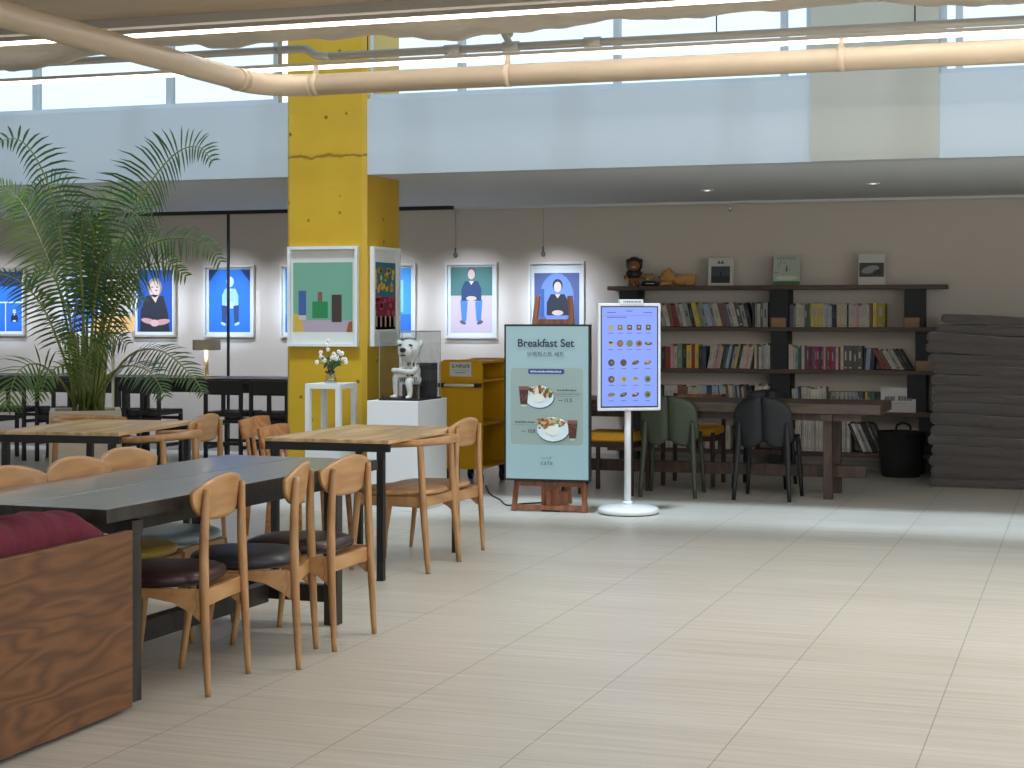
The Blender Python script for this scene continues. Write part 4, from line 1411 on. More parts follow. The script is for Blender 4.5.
b.tube([(-0.025, -0.02, 0.225), (-0.055, -0.06, 0.20), (-0.085, -0.07, 0.205)], [0.022, 0.018, 0.014], 12, 4)
b.ball((-0.09, -0.08, 0.20), 0.022, 0.016, 0.018)
body = b.put('body', M_CER, t)
rm = body.modifiers.new('remesh', 'REMESH'); rm.mode = 'VOXEL'; rm.voxel_size = 0.006; rm.use_smooth_shade = True
h = MB()
h.ball((0.0, -0.01, 0.345), 0.086, 0.07, 0.076, 20, 14).ball((-0.01, -0.06, 0.325), 0.054, 0.046, 0.044).ball((0.0, -0.01, 0.30), 0.056, 0.05, 0.045)
for sg in (-1, 1):
    h.ball((0.075 * sg, 0.0, 0.385), 0.024, 0.018, 0.034, rot=(0, 0.5 * sg, 0))
hd = h.put('head', M_CER, t)
rm = hd.modifiers.new('remesh', 'REMESH'); rm.mode = 'VOXEL'; rm.voxel_size = 0.005; rm.use_smooth_shade = True
MB().ball((-0.012, -0.106, 0.345), 0.024, 0.014, 0.018).put('nose', M_BLACK, hd)
MB().ball((-0.012, -0.100, 0.306), 0.022, 0.007, 0.007).put('mouth', flat((60, 32, 34)), hd)
for sg in (-1, 1):
    MB().ball((0.042 * sg - 0.008, -0.070, 0.380), 0.016, 0.007, 0.007, rot=(0, 0.35 * sg, 0)).put('eye', M_BLACK, hd)
sp = MB()
rs = random.Random(2)
for k in range(22):
    a = rs.uniform(-2.6, -0.5)
    z = rs.uniform(0.15, 0.25)
    sp.ball((0.02 + 0.058 * math.cos(a) * 0.98, 0.05 * math.sin(a) * 1.02, z), 0.007, 0.004, 0.007, 8, 6)
sp.put('shirt_dots', M_BLACK, t)
ss = MB()
for k in range(9):
    x = -0.05 + k * 0.016
    ss.tube([(x, -0.068, 0.15), (x + 0.008, -0.075, 0.118)], 0.0035, 6)
ss.put('skirt_stripes', M_BLACK, t)
stl = MB()
stl.box(-0.035, -0.06, 0.085, 0.085, 0.06, 0.10, 0.004)
for sx in (-0.025, 0.075):
    for sy2 in (-0.05, 0.05):
        stl.bar((sx, sy2, 0.0), (sx, sy2, 0.085), 0.014, 0.014)
stl.box(-0.03, -0.052, 0.0, 0.03, 0.05, 0.085)
stl.put('stool', M_BLACK, t)

# ------------------------------------------------------------------ yellow book cart
t = thing('book_cart', 'yellow book return cart on casters', 'cart', (-4.795, 12.84, 0))
hw, zt, zb, ln = 0.185, 1.02, 0.14, 0.66
out = [(-hw, zb), (hw, zb)]
for cx_, a0 in ((hw - 0.06, 0), (-hw + 0.06, 90)):
    out += [(cx_ + 0.06 * math.cos(R(a0 + k * 15)), zt - 0.06 + 0.06 * math.sin(R(a0 + k * 15))) for k in range(7)]
MB().prism(out, 0, 0.022).put('end_panel', M_YEL, t)
MB().prism(out, ln - 0.022, ln).put('end_panel', M_YEL, t)
MB().box(-hw + 0.004, 0.022, zb + 0.02, -hw + 0.02, ln - 0.022, zt - 0.02).put('back_panel', M_YEL, t)
for z in (zb, 0.49, 0.84):
    MB().box(-hw + 0.02, 0.022, z, hw - 0.006, ln - 0.022, z + 0.02).put('shelf', M_YEL, t)
MB().box(-hw + 0.02, 0.022, zt - 0.03, hw - 0.006, ln - 0.022, zt - 0.012).put('top', M_YEL, t)
hb = MB()
hb.slot(M_WHITEPL).tube([(-0.13, -0.035, 0.815), (0.13, -0.035, 0.815)], 0.011, 12)
hb.slot(M_BLACK)
for sg in (-1, 1):
    hb.box(sg * 0.155 - 0.027, -0.048, 0.798, sg * 0.155 + 0.027, 0.0, 0.832, 0.004)
hb.put('handle', None, t)
sg_ = Pic()
sg_.rect(-0.092, 0.885, 0.092, 1.0, M_MATW)
sp_ = sg_.put('sign_sheet', t, (0, -0.002, 0))
text('lettering', '도서반납대', 0.034, flat((44, 44, 60)), sp_, (0, -0.002, 0.965), 0.018)
q = Pic(); q.rect(-0.07, 0.934, 0.07, 0.937, flat((120, 116, 120))).rect(-0.045, 0.912, 0.045, 0.918, flat((130, 126, 130)))
q.put('small_print', sp_, (0, -0.002, 0))
for sx in (-1, 1):
    for y in (0.06, ln - 0.06):
        c = MB()
        c.tube([(sx * 0.14, y, 0.12), (sx * 0.14, y, 0.14)], 0.03, 12).bar((sx * 0.14, y + 0.02, 0.05), (sx * 0.14, y, 0.125), 0.045, 0.012)
        c.tube([(sx * 0.14 - 0.013, y + 0.02, 0.05), (sx * 0.14 + 0.013, y + 0.02, 0.05)], 0.05, 18)
        c.put('caster', M_BLACK, t)

# ------------------------------------------------------------------ breakfast sign on an easel
M_TEAL = emit('sign_teal', (160, 190, 194), 0.34)
M_SAGE = emit('sign_sage', (156, 176, 170), 0.32)
M_NAVYT = flat((40, 48, 70))
sw, sz0, sz1 = 0.618, 0.222, 1.315
SGX, SGY = -3.578, 11.30
t = thing('breakfast_sign', 'tall pale teal breakfast menu screen in black frame', 'sign', (SGX, SGY, 0), R(4))
MB().box(-sw / 2, 0.0, sz0, sw / 2, 0.045, sz1, 0.004).put('bezel', M_BLACK, t)
pc = Pic(0.0006)
ix, iz0, iz1 = sw / 2 - 0.014, sz0 + 0.014, sz1 - 0.014
pc.rect(-ix, iz0, ix, iz1, M_TEAL)
pc.up()
pc.rrect(-0.262, 0.475, 0.258, 1.01, 0.03, M_SAGE)
pc.up()
pc.rrect(-0.135, 0.968, 0.125, 1.004, 0.012, flat((56, 72, 120)))
FOODS = [flat((112, 64, 40)), flat((160, 96, 60)), flat((70, 92, 50)), flat((196, 168, 120)), flat((210, 206, 190)), flat((146, 60, 44)), flat((96, 124, 60))]


def plate(cx, cz, rx, flip):
    pc.up(); pc.ell(cx + 0.003, cz - 0.008, rx + 0.003, rx * 0.74, flat((60, 84, 104)))
    pc.up(); pc.ell(cx, cz, rx, rx * 0.74, flat((214, 224, 226)))
    pc.up()
    r = random.Random(int(cx * 1000))
    for k in range(46):
        a = r.uniform(0.25, PI - 0.25) + (0.2 if flip else -0.1)
        q = r.uniform(0.4, 0.92)
        m = FOODS[r.randrange(7)] if not flip else FOODS[(1, 3, 1, 5, 2, 6, 3)[r.randrange(7)]]
        pc.ell(cx + rx * q * math.cos(a), cz + rx * 0.72 * q * math.sin(a), r.uniform(0.008, 0.02), r.uniform(0.006, 0.014), m, 9, r.uniform(0, 3))
        pc.k += 0.05
    pc.up()
    pc.ell(cx - 0.005, cz - 0.01, rx * 0.4, rx * 0.3, flat((222, 224, 214)))


def cup(cx, z0_):
    pc.up()
    pc.poly([(cx - 0.024, z0_), (cx + 0.024, z0_), (cx + 0.036, z0_ + 0.125), (cx - 0.036, z0_ + 0.125)], flat((78, 44, 36)))
    pc.up()
    pc.poly([(cx - 0.032, z0_ + 0.1), (cx + 0.032, z0_ + 0.1), (cx + 0.036, z0_ + 0.125), (cx - 0.036, z0_ + 0.125)], flat((120, 84, 72)))
    pc.rect(cx - 0.018, z0_ - 0.014, cx + 0.018, z0_ - 0.008, flat((210, 214, 212)))
    rr = random.Random(int(cx * 999))
    for k in range(7):
        pc.ell(cx + rr.uniform(-.02, .02), z0_ + rr.uniform(.03, .1), .007, .008, flat((112, 70, 56)), 7)


plate(-0.055, 0.81, 0.105, False)
cup(-0.165, 0.757)
plate(0.045, 0.585, 0.115, True)
cup(0.185, 0.525)
pc.up()
rr2 = random.Random(6)
for k in range(18):
    pc.ell(-0.012 + rr2.uniform(-0.06, 0.05), 0.625 + rr2.uniform(-0.02, 0.025), rr2.uniform(0.01, 0.02), rr2.uniform(0.007, 0.012), FOODS[(1, 3, 1, 0)[k % 4]], 9, rr2.uniform(0, 3))
    pc.k += 0.05
# thin rules and rows of small unreadable print
GR = flat((96, 112, 116))
for (xa, xb, z) in ((0.06, 0.24, 0.838), (0.07, 0.23, 0.812)):
    pc.rect(xa, z, xb, z + 0.002, GR)
pc.rect(-0.24, 0.612, -0.06, 0.614, GR)
r = random.Random(9)
for (xa, xb, z, hgt, m) in ((0.075, 0.215, 0.852, 0.012, M_NAVYT), (0.06, 0.24, 0.826, 0.007, GR), (-0.225, -0.085, 0.627, 0.012, M_NAVYT), (-0.115, 0.105, 0.980, 0.013, flat((196, 204, 224)))):
    x = xa
    while x < xb:
        wd = r.uniform(0.005, 0.009)
        pc.rect(x, z, min(xb, x + wd), z + hgt * r.uniform(0.7, 1), m)
        x += wd + r.uniform(0.002, 0.005)
pc.rect(0.085, 0.785, 0.115, 0.789, M_NAVYT).rect(-0.18, 0.567, -0.15, 0.571, M_NAVYT)
scr = pc.put('screen', t, (0, -0.001, 0))
yy = -0.009
text('heading', 'Breakfast Set', 0.077, M_NAVYT, scr, (-0.008, yy, 1.182), 0.017)
text('korean_heading', '브렉퍼스트 세트', 0.040, M_NAVYT, scr, (-0.008, yy, 1.104), 0.0)
text('price', '11.5', 0.034, M_NAVYT, scr, (0.152, yy, 0.787), 0.012)
text('price', '10.8', 0.034, M_NAVYT, scr, (-0.11, yy, 0.569), 0.012)
text('logo_word', 'cafe', 0.044, flat((70, 96, 104)), scr, (0.0, yy, 0.350), 0.006, spacing=1.25)
lg = MB()
lg.tube([(-0.035, 0, 0.378), (-0.03, 0, 0.388), (-0.022, 0, 0.378), (-0.016, 0, 0.386), (-0.008, 0, 0.378), (0.0, 0, 0.387), (0.008, 0, 0.379), (0.016, 0, 0.387), (0.024, 0, 0.379), (0.03, 0, 0.396), (0.031, 0, 0.38), (0.037, 0, 0.381)], 0.0012, 5, 3)
lg.put('logo_script', flat((70, 96, 104)), scr).location = (0, yy, 0)

t = thing('easel', 'reddish brown wooden easel behind the breakfast sign', 'easel', (SGX, SGY + 0.005, 0), R(4))
for sg in (-1, 1):
    MB().bar((sg * 0.258, 0.066, 0.0), (sg * 0.117, 0.20, 1.515), 0.034, 0.03, 0.003).put('leg', M_EASEL, t)
MB().bar((0.02, 0.62, 0.0), (0.0, 0.20, 1.15), 0.034, 0.03, 0.003).put('leg', M_EASEL, t)
MB().box(-0.245, 0.052, 0.012, 0.245, 0.085, 0.045, 0.003).put('foot_bar', M_EASEL, t)
MB().box(-0.13, 0.17, 1.315, 0.13, 0.20, 1.35, 0.003).put('cross_bar', M_EASEL, t)
MB().box(-0.065, 0.088, 0.0, 0.065, 0.11, 0.55, 0.003).put('centre_board', M_EASEL, t)
MB().box(-0.02, 0.055, 0.046, 0.015, 0.087, 0.15, 0.003).put('peg', M_EASEL, t)
MB().box(0.07, 0.09, 0.046, 0.125, 0.14, 0.145, 0.003).put('block', M_EASEL, t)
MB().box(-0.23, 0.05, 0.18, 0.23, 0.12, 0.214, 0.003).put('tray', M_EASEL, t)

# ------------------------------------------------------------------ ordering kiosk
KX, KY = -3.032, 11.45
KR = R(30)
t = thing('menu_kiosk', 'white free-standing touch menu screen on a round base', 'kiosk', (KX, KY, 0), KR)
MB().lathe([(0.10, 0.0), (0.195, 0.004), (0.212, 0.014), (0.212, 0.034), (0.20, 0.046), (0.09, 0.058), (0.04, 0.062)], seg=48).put('base', M_WHITEPL, t)
MB().tube([(0, 0.02, 0.06), (0, 0.02, 1.05)], 0.0235, 20).tube([(0, 0.02, 0.06), (0, 0.02, 0.085)], 0.034, 20).put('pole', M_WHITEPL, t)
kw, kz0, kz1 = 0.452, 0.716, 1.462
MB().box(-kw / 2, -0.03, kz0, kw / 2, -0.003, kz1, 0.008).put('screen_frame', M_WHITEPL, t)
MB().box(-0.06, -0.003, 0.98, 0.06, 0.045, 1.12, 0.01).put('bracket', M_WHITEPL, t)
tb = MB().box(-0.072, -0.036, kz1 - 0.012, 0.098, 0.012, kz1 + 0.026, 0.004).put('top_tag', M_WHITEPL, t)
pc = Pic()
r = random.Random(31)
x = -0.045
while x < 0.07:
    wd = r.uniform(0.007, 0.012)
    pc.rect(x, kz1 + 0.004, x + wd, kz1 + 0.016, flat((110, 112, 116)))
    x += wd + 0.004
pc.put('tag_print', tb, (0, -0.037, 0))
M_SCR = emit('kiosk_blue', (122, 144, 222), 0.72)
M_SCR2 = emit('kiosk_text', (70, 84, 150), 0.5)
pc = Pic(0.0005)
a = kw / 2 - 0.020
pc.rect(-a, kz0 + 0.022, a, kz1 - 0.020, flat((24, 26, 34))); pc.up()
a -= 0.008
pc.rect(-a, kz0 + 0.032, a, kz1 - 0.028, M_SCR); pc.up()
for xa, xb, z in ((-0.16, -0.10, 1.395), (-0.025, 0.02, 1.405), (0.10, 0.16, 1.395), (-0.16, -0.02, 1.362)):
    pc.rect(xa, z, xb, z + 0.005, M_SCR2)
pc.rect(-0.17, 1.375, 0.17, 1.3765, M_SCR2)
FK = [emit('dish_%d' % i, c, 0.2) for i, c in enumerate([(150, 100, 60), (90, 60, 50), (120, 140, 90), (170, 120, 90), (60, 56, 60), (200, 180, 150)])]
rows = [(1.296, 5), (1.183, 5), (1.050, 4), (0.935, 4), (0.828, 4)]
for j, (z, n) in enumerate(rows):
    for i in range(n):
        x = -0.135 + i * (0.27 / (n - 1)) if n == 5 else -0.13 + i * 0.0865
        m = FK[r.randrange(6)]
        if j == 0:
            pc.rrect(x - 0.017, z - 0.02, x + 0.017, z + 0.016, 0.005, m)
            pc.up(); pc.ell(x, z, 0.009, 0.008, FK[5]); pc.k -= 1
        elif r.random() < 0.4:
            pc.ell(x, z, 0.023, 0.024, m)
            pc.up(); pc.ell(x + 0.003, z, 0.012, 0.012, FK[r.randrange(6)]); pc.k -= 1
        else:
            pc.ell(x, z, 0.027, 0.013, m, 14, r.uniform(-0.4, 0.4))
            pc.up(); pc.ell(x, z + 0.006, 0.014, 0.008, FK[r.randrange(6)]); pc.k -= 1
        pc.rect(x - 0.018, z - 0.044, x + 0.018, z - 0.040, M_SCR2)
pc.put('screen', t, (0, -0.0305, 0))

# power cable on the floor
o = MB().tube([(-4.6, 12.9, 0.006), (-4.35, 12.3, 0.006), (-4.15, 11.95, 0.006), (-3.98, 11.62, 0.006), (-3.9, 11.75, 0.006), (-3.72, 11.95, 0.006)], 0.006, 8, 8).put('power_cable', M_BLACK)
tag(o, 'black power cable snaking on the floor behind the easel', 'cable')

# ------------------------------------------------------------------ desk and chairs before the shelves
t = thing('reading_desk', 'long brown wooden desk in front of the bookshelf', 'desk', (-2.85, 13.06, 0))
hx, hy, zt = 1.40, 0.38, 0.72
MB().box(-hx, -hy, zt - 0.075, hx, hy, zt, 0.006).put('desktop', M_DESK, t)
for sx in (-1, 1):
    x = (1.0 if sx > 0 else 1.05) * sx
    for s_ in (-1, 1):
        MB().box(x - 0.032, s_ * 0.24 - 0.04, 0, x + 0.032, s_ * 0.24 + 0.04, zt - 0.13, 0.004).put('leg', M_DESKLEG, t)
    MB().box(x - 0.045, -0.36, zt - 0.13, x + 0.045, 0.36, zt - 0.076, 0.004).put('cross_beam', M_DESKLEG, t)
    MB().box(x - 0.03, -0.2, 0.155, x + 0.03, 0.2, 0.225, 0.004).put('cross_beam', M_DESKLEG, t)
MB().box(-1.25, -0.032, 0.145, 1.25, 0.032, 0.235, 0.004).put('stretcher', M_DESKLEG, t)
MB().box(-1.25, -0.30, zt - 0.13, 1.25, -0.27, zt - 0.076).put('apron', M_DESKLEG, t)


def make_plastic_chair(label, loc, rz, m):
    t = thing('plastic_chair', label, 'chair', loc, rz, 'moulded plastic chairs at the desk')

    def back(u, v):
        a = 2 * u - 1
        hwid = 0.212 if v < 0.55 else 0.212 * (1 - ((v - 0.55) / 0.45) ** 3 * 0.30)
        zb = 0.40 + 0.075 * (1 - min(1, abs(abs(a) - 0.5) / 0.5) ** 2) * -1 + 0.065
        z = zb + (0.77 - 0.05 * abs(a) ** 3.5 - zb) * v
        y = -0.20 - 0.07 * v + 0.05 * a * a + 0.022 * math.exp(-(a * 9) ** 2)
        return (hwid * a, y, z)
    MB().sheet(back, 32, 12, 0.022).put('backrest', m, t)

    def seat(u, v):
        a = 2 * u - 1
        return ((0.205 - 0.01 * v) * a, -0.20 + 0.42 * v, 0.44 - 0.02 * math.sin(PI * v) + 0.012 * a * a)
    MB().sheet(seat, 16, 12, 0.022).put('seat', m, t)
    for sg in (-1, 1):
        MB().tube([(0.21 * sg, -0.27, 0), (0.185 * sg, -0.225, 0.42), (0.18 * sg, -0.218, 0.58)], [0.015, 0.023, 0.012], 12, 4).put('leg', m, t)
        MB().tube([(0.21 * sg, 0.20, 0), (0.185 * sg, 0.17, 0.44)], [0.014, 0.021], 12, 3).put('leg', m, t)
    return t


make_plastic_chair('olive green plastic chair with its back to us at the desk', (-3.03, 12.79, 0), R(4), M_GREENPL)
make_plastic_chair('black plastic chair with its back to us at the desk', (-2.29, 12.79, 0), R(-2), M_BLACKPL)
make_plastic_chair('black plastic chair on the shelf side of the desk', (-2.48, 13.62, 0), R(180), M_BLACKPL)


def make_cushion_chair(label, loc, rz, back_m):
    t = thing('upholstered_chair', label, 'chair', loc, rz, 'dark wood chairs with yellow seats')
    for sg in (-1, 1):
        MB().bar((0.205 * sg, -0.215, 0), (0.205 * sg, -0.235, 0.73), 0.032, 0.034, 0.004).put('leg', M_MAHOG, t)
        MB().bar((0.205 * sg, 0.20, 0), (0.205 * sg, 0.20, 0.44), 0.03, 0.032, 0.004).put('leg', M_MAHOG, t)
    MB().sheet(lambda u, v: (-0.205 + 0.41 * u, -0.235 - 0.03 * math.sin(PI * u), 0.665 + 0.055 * v), 10, 2, 0.024).put('top_rail', back_m, t)
    MB().rbox((0, 0.0, 0.44), (0.43, 0.43, 0.075), 0.025, (4, 4, 1)).put('seat', M_YSEAT, t)
    r_ = MB()
    for sg in (-1, 1):
        r_.bar((0.205 * sg, -0.215, 0.385), (0.205 * sg, 0.2, 0.385), 0.02, 0.04)
    r_.bar((-0.2, 0.2, 0.385), (0.2, 0.2, 0.385), 0.02, 0.04).bar((-0.2, -0.215, 0.385), (0.2, -0.215, 0.385), 0.02, 0.04)
    r_.put('seat_frame', M_MAHOG, t)
    return t


make_cushion_chair('dark wood chair with yellow seat between the sign and the kiosk pole', (-3.50, 12.80, 0), R(-3), M_MAHOG)
make_cushion_chair('dark wood chair with yellow seat on the shelf side of the desk', (-3.06, 13.62, 0), R(180), M_EASEL)

# ------------------------------------------------------------------ bookshelf
SHX0, SHX1 = -4.20, -1.17
SFY = 15.10
tops = [1.645, 1.272, 0.897, 0.532, 0.172]
t = thing('bookshelf', 'long open wall shelf of brown boards on black uprights', 'bookshelf', (0, SFY, 0))
for z in tops:
    x1 = SHX1 if z > 1.6 else (-1.18 if z > 1 else -1.10)
    MB().box(SHX0, 0, z - 0.038, x1, WY - SFY, z, 0.002).put('shelf', M_SHELF, t)
UP = {0: [(-4.09, -3.92), (-2.705, -2.535), (-1.525, -1.36)], 1: [(-4.05, -3.88), (-2.69, -2.545), (-1.43, -1.28)], 2: [(-4.09, -3.92), (-2.70, -2.52), (-1.50, -1.34)], 3: [(-4.05, -3.88), (-2.69, -2.53), (-1.40, -1.27)]}
for k, ups in UP.items():
    for a, b in ups:
        MB().box(a, 0.02, tops[k + 1], b, WY - SFY - 0.01, tops[k] - 0.038).put('upright', M_BLACKPL, t)
for a, b in UP[0]:
    MB().box(a, 0.02, 0, b, WY - SFY - 0.02, tops[4] - 0.038).put('upright', M_BLACKPL, t)
for i, (x, z, lb) in enumerate(((-2.62, tops[1], 'small brown block at the foot of the middle black upright'), (-1.46, tops[1], 'small brown block at the right upright of the upper book row'), (-1.355, tops[2], 'small brown block at the right end of the second book row'))):
    o = MB().box(-0.068, 0, 0, 0.068, 0.018, 0.085, 0.002).put('label_block', wood('block_wood', (128, 94, 62), (156, 118, 82), 'x', 0.5))
    o.location = (x, SFY + 0.0, z)
    tag(o, lb, 'block', 'wooden label blocks on the shelf')

PAL = {'w': (188, 178, 162), 'g': (150, 148, 142), 'k': (38, 36, 38), 'r': (140, 44, 42), 'y': (204, 176, 70), 'o': (154, 136, 24), 'n': (48, 58, 88), 't': (60, 92, 84), 'p': (106, 84, 122),
       'm': (158, 46, 84), 's': (112, 134, 98), 'l': (150, 166, 186), 'b': (118, 84, 60), 'i': (206, 140, 134), 'd': (84, 82, 80), 'c': (206, 202, 192), 'e': (60, 120, 92)}
NAMES = {'w': 'cream', 'g': 'grey', 'k': 'black', 'r': 'dark red', 'y': 'yellow', 'o': 'mustard', 'n': 'navy', 't': 'teal', 'p': 'purple', 'm': 'crimson', 's': 'sage green', 'l': 'light blue', 'b': 'brown', 'i': 'pink', 'd': 'dark grey', 'c': 'white', 'e': 'green'}
BM = {k: mat('book_cover_' + NAMES[k].replace(' ', '_'), v, 0.55) for k, v in PAL.items()}
INK = {k: (BM['g'] if k in 'wyoscil' else (BM['d'] if k in 'kgnbtpre' else BM['w'])) for k in PAL}
_bookmesh = {}


def book_mesh(code, th, h, d, right):
    key = (code, round(th, 3), round(h, 2), right)
    if key in _bookmesh:
        return _bookmesh[key]
    mb = MB()
    s = -1 if right else 0
    x0 = s * th
    mb.slot(BM[code])
    c = min(0.003, th * 0.2)
    mb.box(x0, 0, 0, x0 + th, 0.004, h, 0.001, 1)
    mb.box(x0, 0.004, 0, x0 + c, d, h).box(x0 + th - c, 0.004, 0, x0 + th, d, h)
    mb.slot(M_PAGES)
    mb.box(x0 + c, 0.004, 0.004, x0 + th - c, d - 0.004, h - 0.004)
    mb.slot(INK[code])                                    # a title band on the spine
    r = random.Random(hash((code, int(th * 1000), int(h * 100))) % 9999 if False else int(th * 1000) * 31 + int(h * 100) + ord(code))
    za = r.uniform(0.35, 0.5) * h
    mb.box(x0 + th * 0.32, -0.0006, za, x0 + th * 0.68, 0.0, za + r.uniform(0.25, 0.42) * h)
    if r.random() < 0.5:
        mb.box(x0 + th * 0.25, -0.0006, 0.06 * h, x0 + th * 0.75, 0.0, 0.12 * h)
    me = mb.mesh('book')
    _bookmesh[key] = me
    return me


NB = [0]


def book_row(seq, x0, x1, z, group, where, hmin, hmax, lean=0.0, depth=0.17, first=1, ws=None, seed=1, fill=True):
    """seq: colour codes; books fill x0..x1 side by side, leaning by lean (positive: tops to the right)"""
    r = random.Random(seed)
    n = len(seq)
    raw = [r.uniform(0.75, 1.3) * (ws.get(c, 1.0) if ws else 1.0) for c in seq]
    span = (x1 - x0 - (hmax * math.sin(abs(lean)) if lean else 0)) * math.cos(lean)
    sc = span / sum(raw)
    x = x0 + (hmax * math.sin(-lean) if lean < 0 else 0)
    for i, c in enumerate(seq):
        th = raw[i] * sc
        h = r.uniform(hmin, hmax)
        h = round(h, 2)
        right = lean > 0
        o = bpy.data.objects.new('book', book_mesh(c, max(0.004, th - 0.0012), h, depth, right))
        COL.objects.link(o)
        pitch = th / math.cos(lean)
        yj = r.uniform(0, 0.02)
        o.location = (x + (pitch if right else 0), SFY + 0.025 + yj, z + 0.0004)
        o.rotation_euler = (0, lean, 0)
        x += pitch
        adj = 'thin' if th < 0.022 else ('thick' if th > 0.045 else '')
        tag(o, ('%s %s book, %s from the left %s' % (adj, NAMES[c], ordinal(first + i), where)).strip(), 'book', group)
        NB[0] += 1


A, B = tops[1], tops[2]
Cz, Dz = tops[3], tops[4]
g1 = 'books on the upper left shelf'
wl = 'on the upper left shelf'
s_ = 'krwdgwbrgwgkysglgwbpgwdgk'
book_row(s_, -3.90, -2.86, A, g1, wl, 0.20, 0.225, -0.24, first=1, seed=1)
book_row('kswwdg', -2.86, -2.72, A, g1, wl, 0.20, 0.225, 0, first=len(s_) + 1, seed=2, ws={'g': 2.2})
book_row('ppswwwwdtsywyywwlwnkwywwkwwwiwwwwb', -2.53, -1.80, A, 'books on the upper right shelf', 'on the upper right shelf', 0.19, 0.215, 0, seed=3)
book_row('yo', -1.795, -1.69, A, 'books on the upper right shelf', 'on the upper right shelf', 0.205, 0.21, 0, first=35, seed=4, ws={'o': 2.4})
g2, w2 = 'books on the second left shelf', 'on the second left shelf'
s_ = 'wwkwkriwskyrykn'
book_row(s_, -3.87, -3.28, B, g2, w2, 0.19, 0.225, 0, seed=5)
book_row('wwgiwktlkgykwwiw', -3.275, -2.84, B, g2, w2, 0.20, 0.22, 0.20, first=len(s_) + 1, seed=6)
book_row('wbwglwc', -2.84, -2.70, B, g2, w2, 0.20, 0.23, 0, first=len(s_) + 17, seed=7)
g3, w3 = 'books on the second right shelf', 'on the second right shelf'
book_row('wwwgetwt', -2.535, -2.375, B, g3, w3, 0.19, 0.235, 0, seed=8)
book_row('mnrpmmnmitmrmpwr', -2.372, -2.08, B, g3, w3, 0.198, 0.202, 0, first=9, seed=9)
book_row('wdddd', -2.077, -1.885, B, g3, w3, 0.205, 0.21, 0, first=25, seed=10, ws={'d': 1.6})
book_row('kllnn', -1.88, -1.775, B, g3, w3, 0.17, 0.20, 0.07, first=30, seed=11)
book_row('rbwgwkk', -1.80, -1.45, B, g3, w3, 0.185, 0.20, -0.52, first=35, seed=12)
g4, w4 = 'books on the third left shelf', 'on the third left shelf'
book_row('wbwkwwwbbwwwlnl', -3.88, -3.17, Cz, g4, w4, 0.19, 0.215, 0, seed=13)
book_row('wlwbwwgnlkwbkkk', -3.165, -2.845, Cz, g4, w4, 0.20, 0.225, -0.10, first=16, seed=14)
book_row('wwcicww', -2.84, -2.70, Cz, g4, w4, 0.20, 0.23, 0, first=31, seed=15)
g5, w5 = 'books on the third right shelf', 'on the third right shelf'
book_row('wlnwwwcccww', -2.51, -2.19, Cz, g5, w5, 0.185, 0.215, -0.06, seed=16)
book_row('tggwgwgwglglgddkydteknkd', -2.18, -1.70, Cz, g5, w5, 0.165, 0.175, 0, first=12, seed=17)
g6, w6 = 'books on the bottom left shelf', 'on the bottom left shelf'
book_row('kwrwbwgwrwwtwkw', -3.88, -3.30, Dz, g6, w6, 0.17, 0.23, 0, seed=18)
book_row('wrwkww', -3.29, -3.06, Dz, g6, w6, 0.20, 0.24, 0, first=16, seed=19)
book_row('wcywk', -3.02, -2.82, Dz, g6, w6, 0.22, 0.25, -0.15, first=22, seed=20)
g7, w7 = 'magazines on the bottom right shelf', 'on the bottom right shelf'
book_row('cwcgwcwcwwgcwcwgcwcw', -2.48, -2.14, Dz, g7, w7, 0.275, 0.285, 0, 0.20, seed=21)
book_row('cwgcwcwgcw', -2.135, -1.99, Dz, g7, w7, 0.275, 0.285, 0, 0.20, first=21, seed=22)
book_row('kcgckkdkd', -2.02, -1.68, Dz, g7, w7, 0.27, 0.28, -0.42, 0.20, first=31, seed=23)


# face-out books on the top board, each leaning back on the wall
def face_book(label, x, w_, h_, tilt, yawd, paint, cover):
    t = thing('display_book', label, 'book', (x, SFY + 0.10, tops[0] + 0.0005), 0, 'books standing face-out on the top shelf')
    t.rotation_euler = (R(-tilt), 0, R(yawd))
    MB().box(-w_ / 2, 0, 0, w_ / 2, 0.02, h_, 0.001, 1).put('cover', cover, t)
    pc = Pic()
    paint(pc, w_, h_)
    pc.put('cover_print', t, (0, -0.0008, 0))


def p1(pc, w, h):
    pc.rect(-w * .38, h * .10, w * .38, h * .70, flat((70, 72, 78))); pc.up()
    pc.rect(-w * .38, h * .10, w * .38, h * .35, flat((44, 44, 48))).rect(-.006, h * .3, .006, h * .5, DARK)
    pc.poly([(-.03, h * .78), (-.02, h * .92), (0, h * .82), (.02, h * .92), (.03, h * .78), (.012, h * .80), (-.012, h * .80)], flat((110, 40, 34)))


def p2(pc, w, h):
    pc.rect(-w * .5, 0, w * .5, h, flat((176, 184, 164))); pc.up()
    pc.rect(-w * .5, 0, w * .5, h * .14, flat((84, 112, 72))).ell(0, h * .25, w * .4, h * .08, flat((206, 210, 190))).rect(-w * .02, h * .45, w * .03, h * .65, flat((110, 76, 66)))
    rr = random.Random(8)
    for k in range(12):
        pc.ell(rr.uniform(-w * .45, w * .45), rr.uniform(h * .3, h * .8), .008, .006, flat((120, 140, 110)), 8)
    x = -w * .36
    for k in range(7):
        pc.rect(x, h * .86, x + w * .07, h * .95, flat((150, 150, 140)))
        x += w * .105


def p3(pc, w, h):
    pc.rect(-w * .46, h * .26, w * .46, h * .72, flat((70, 66, 62))); pc.up()
    pc.ell(-w * .05, h * .5, w * .34, h * .12, flat((150, 148, 142)), rot=.25).ell(w * .2, h * .42, w * .16, h * .08, flat((48, 44, 42)))


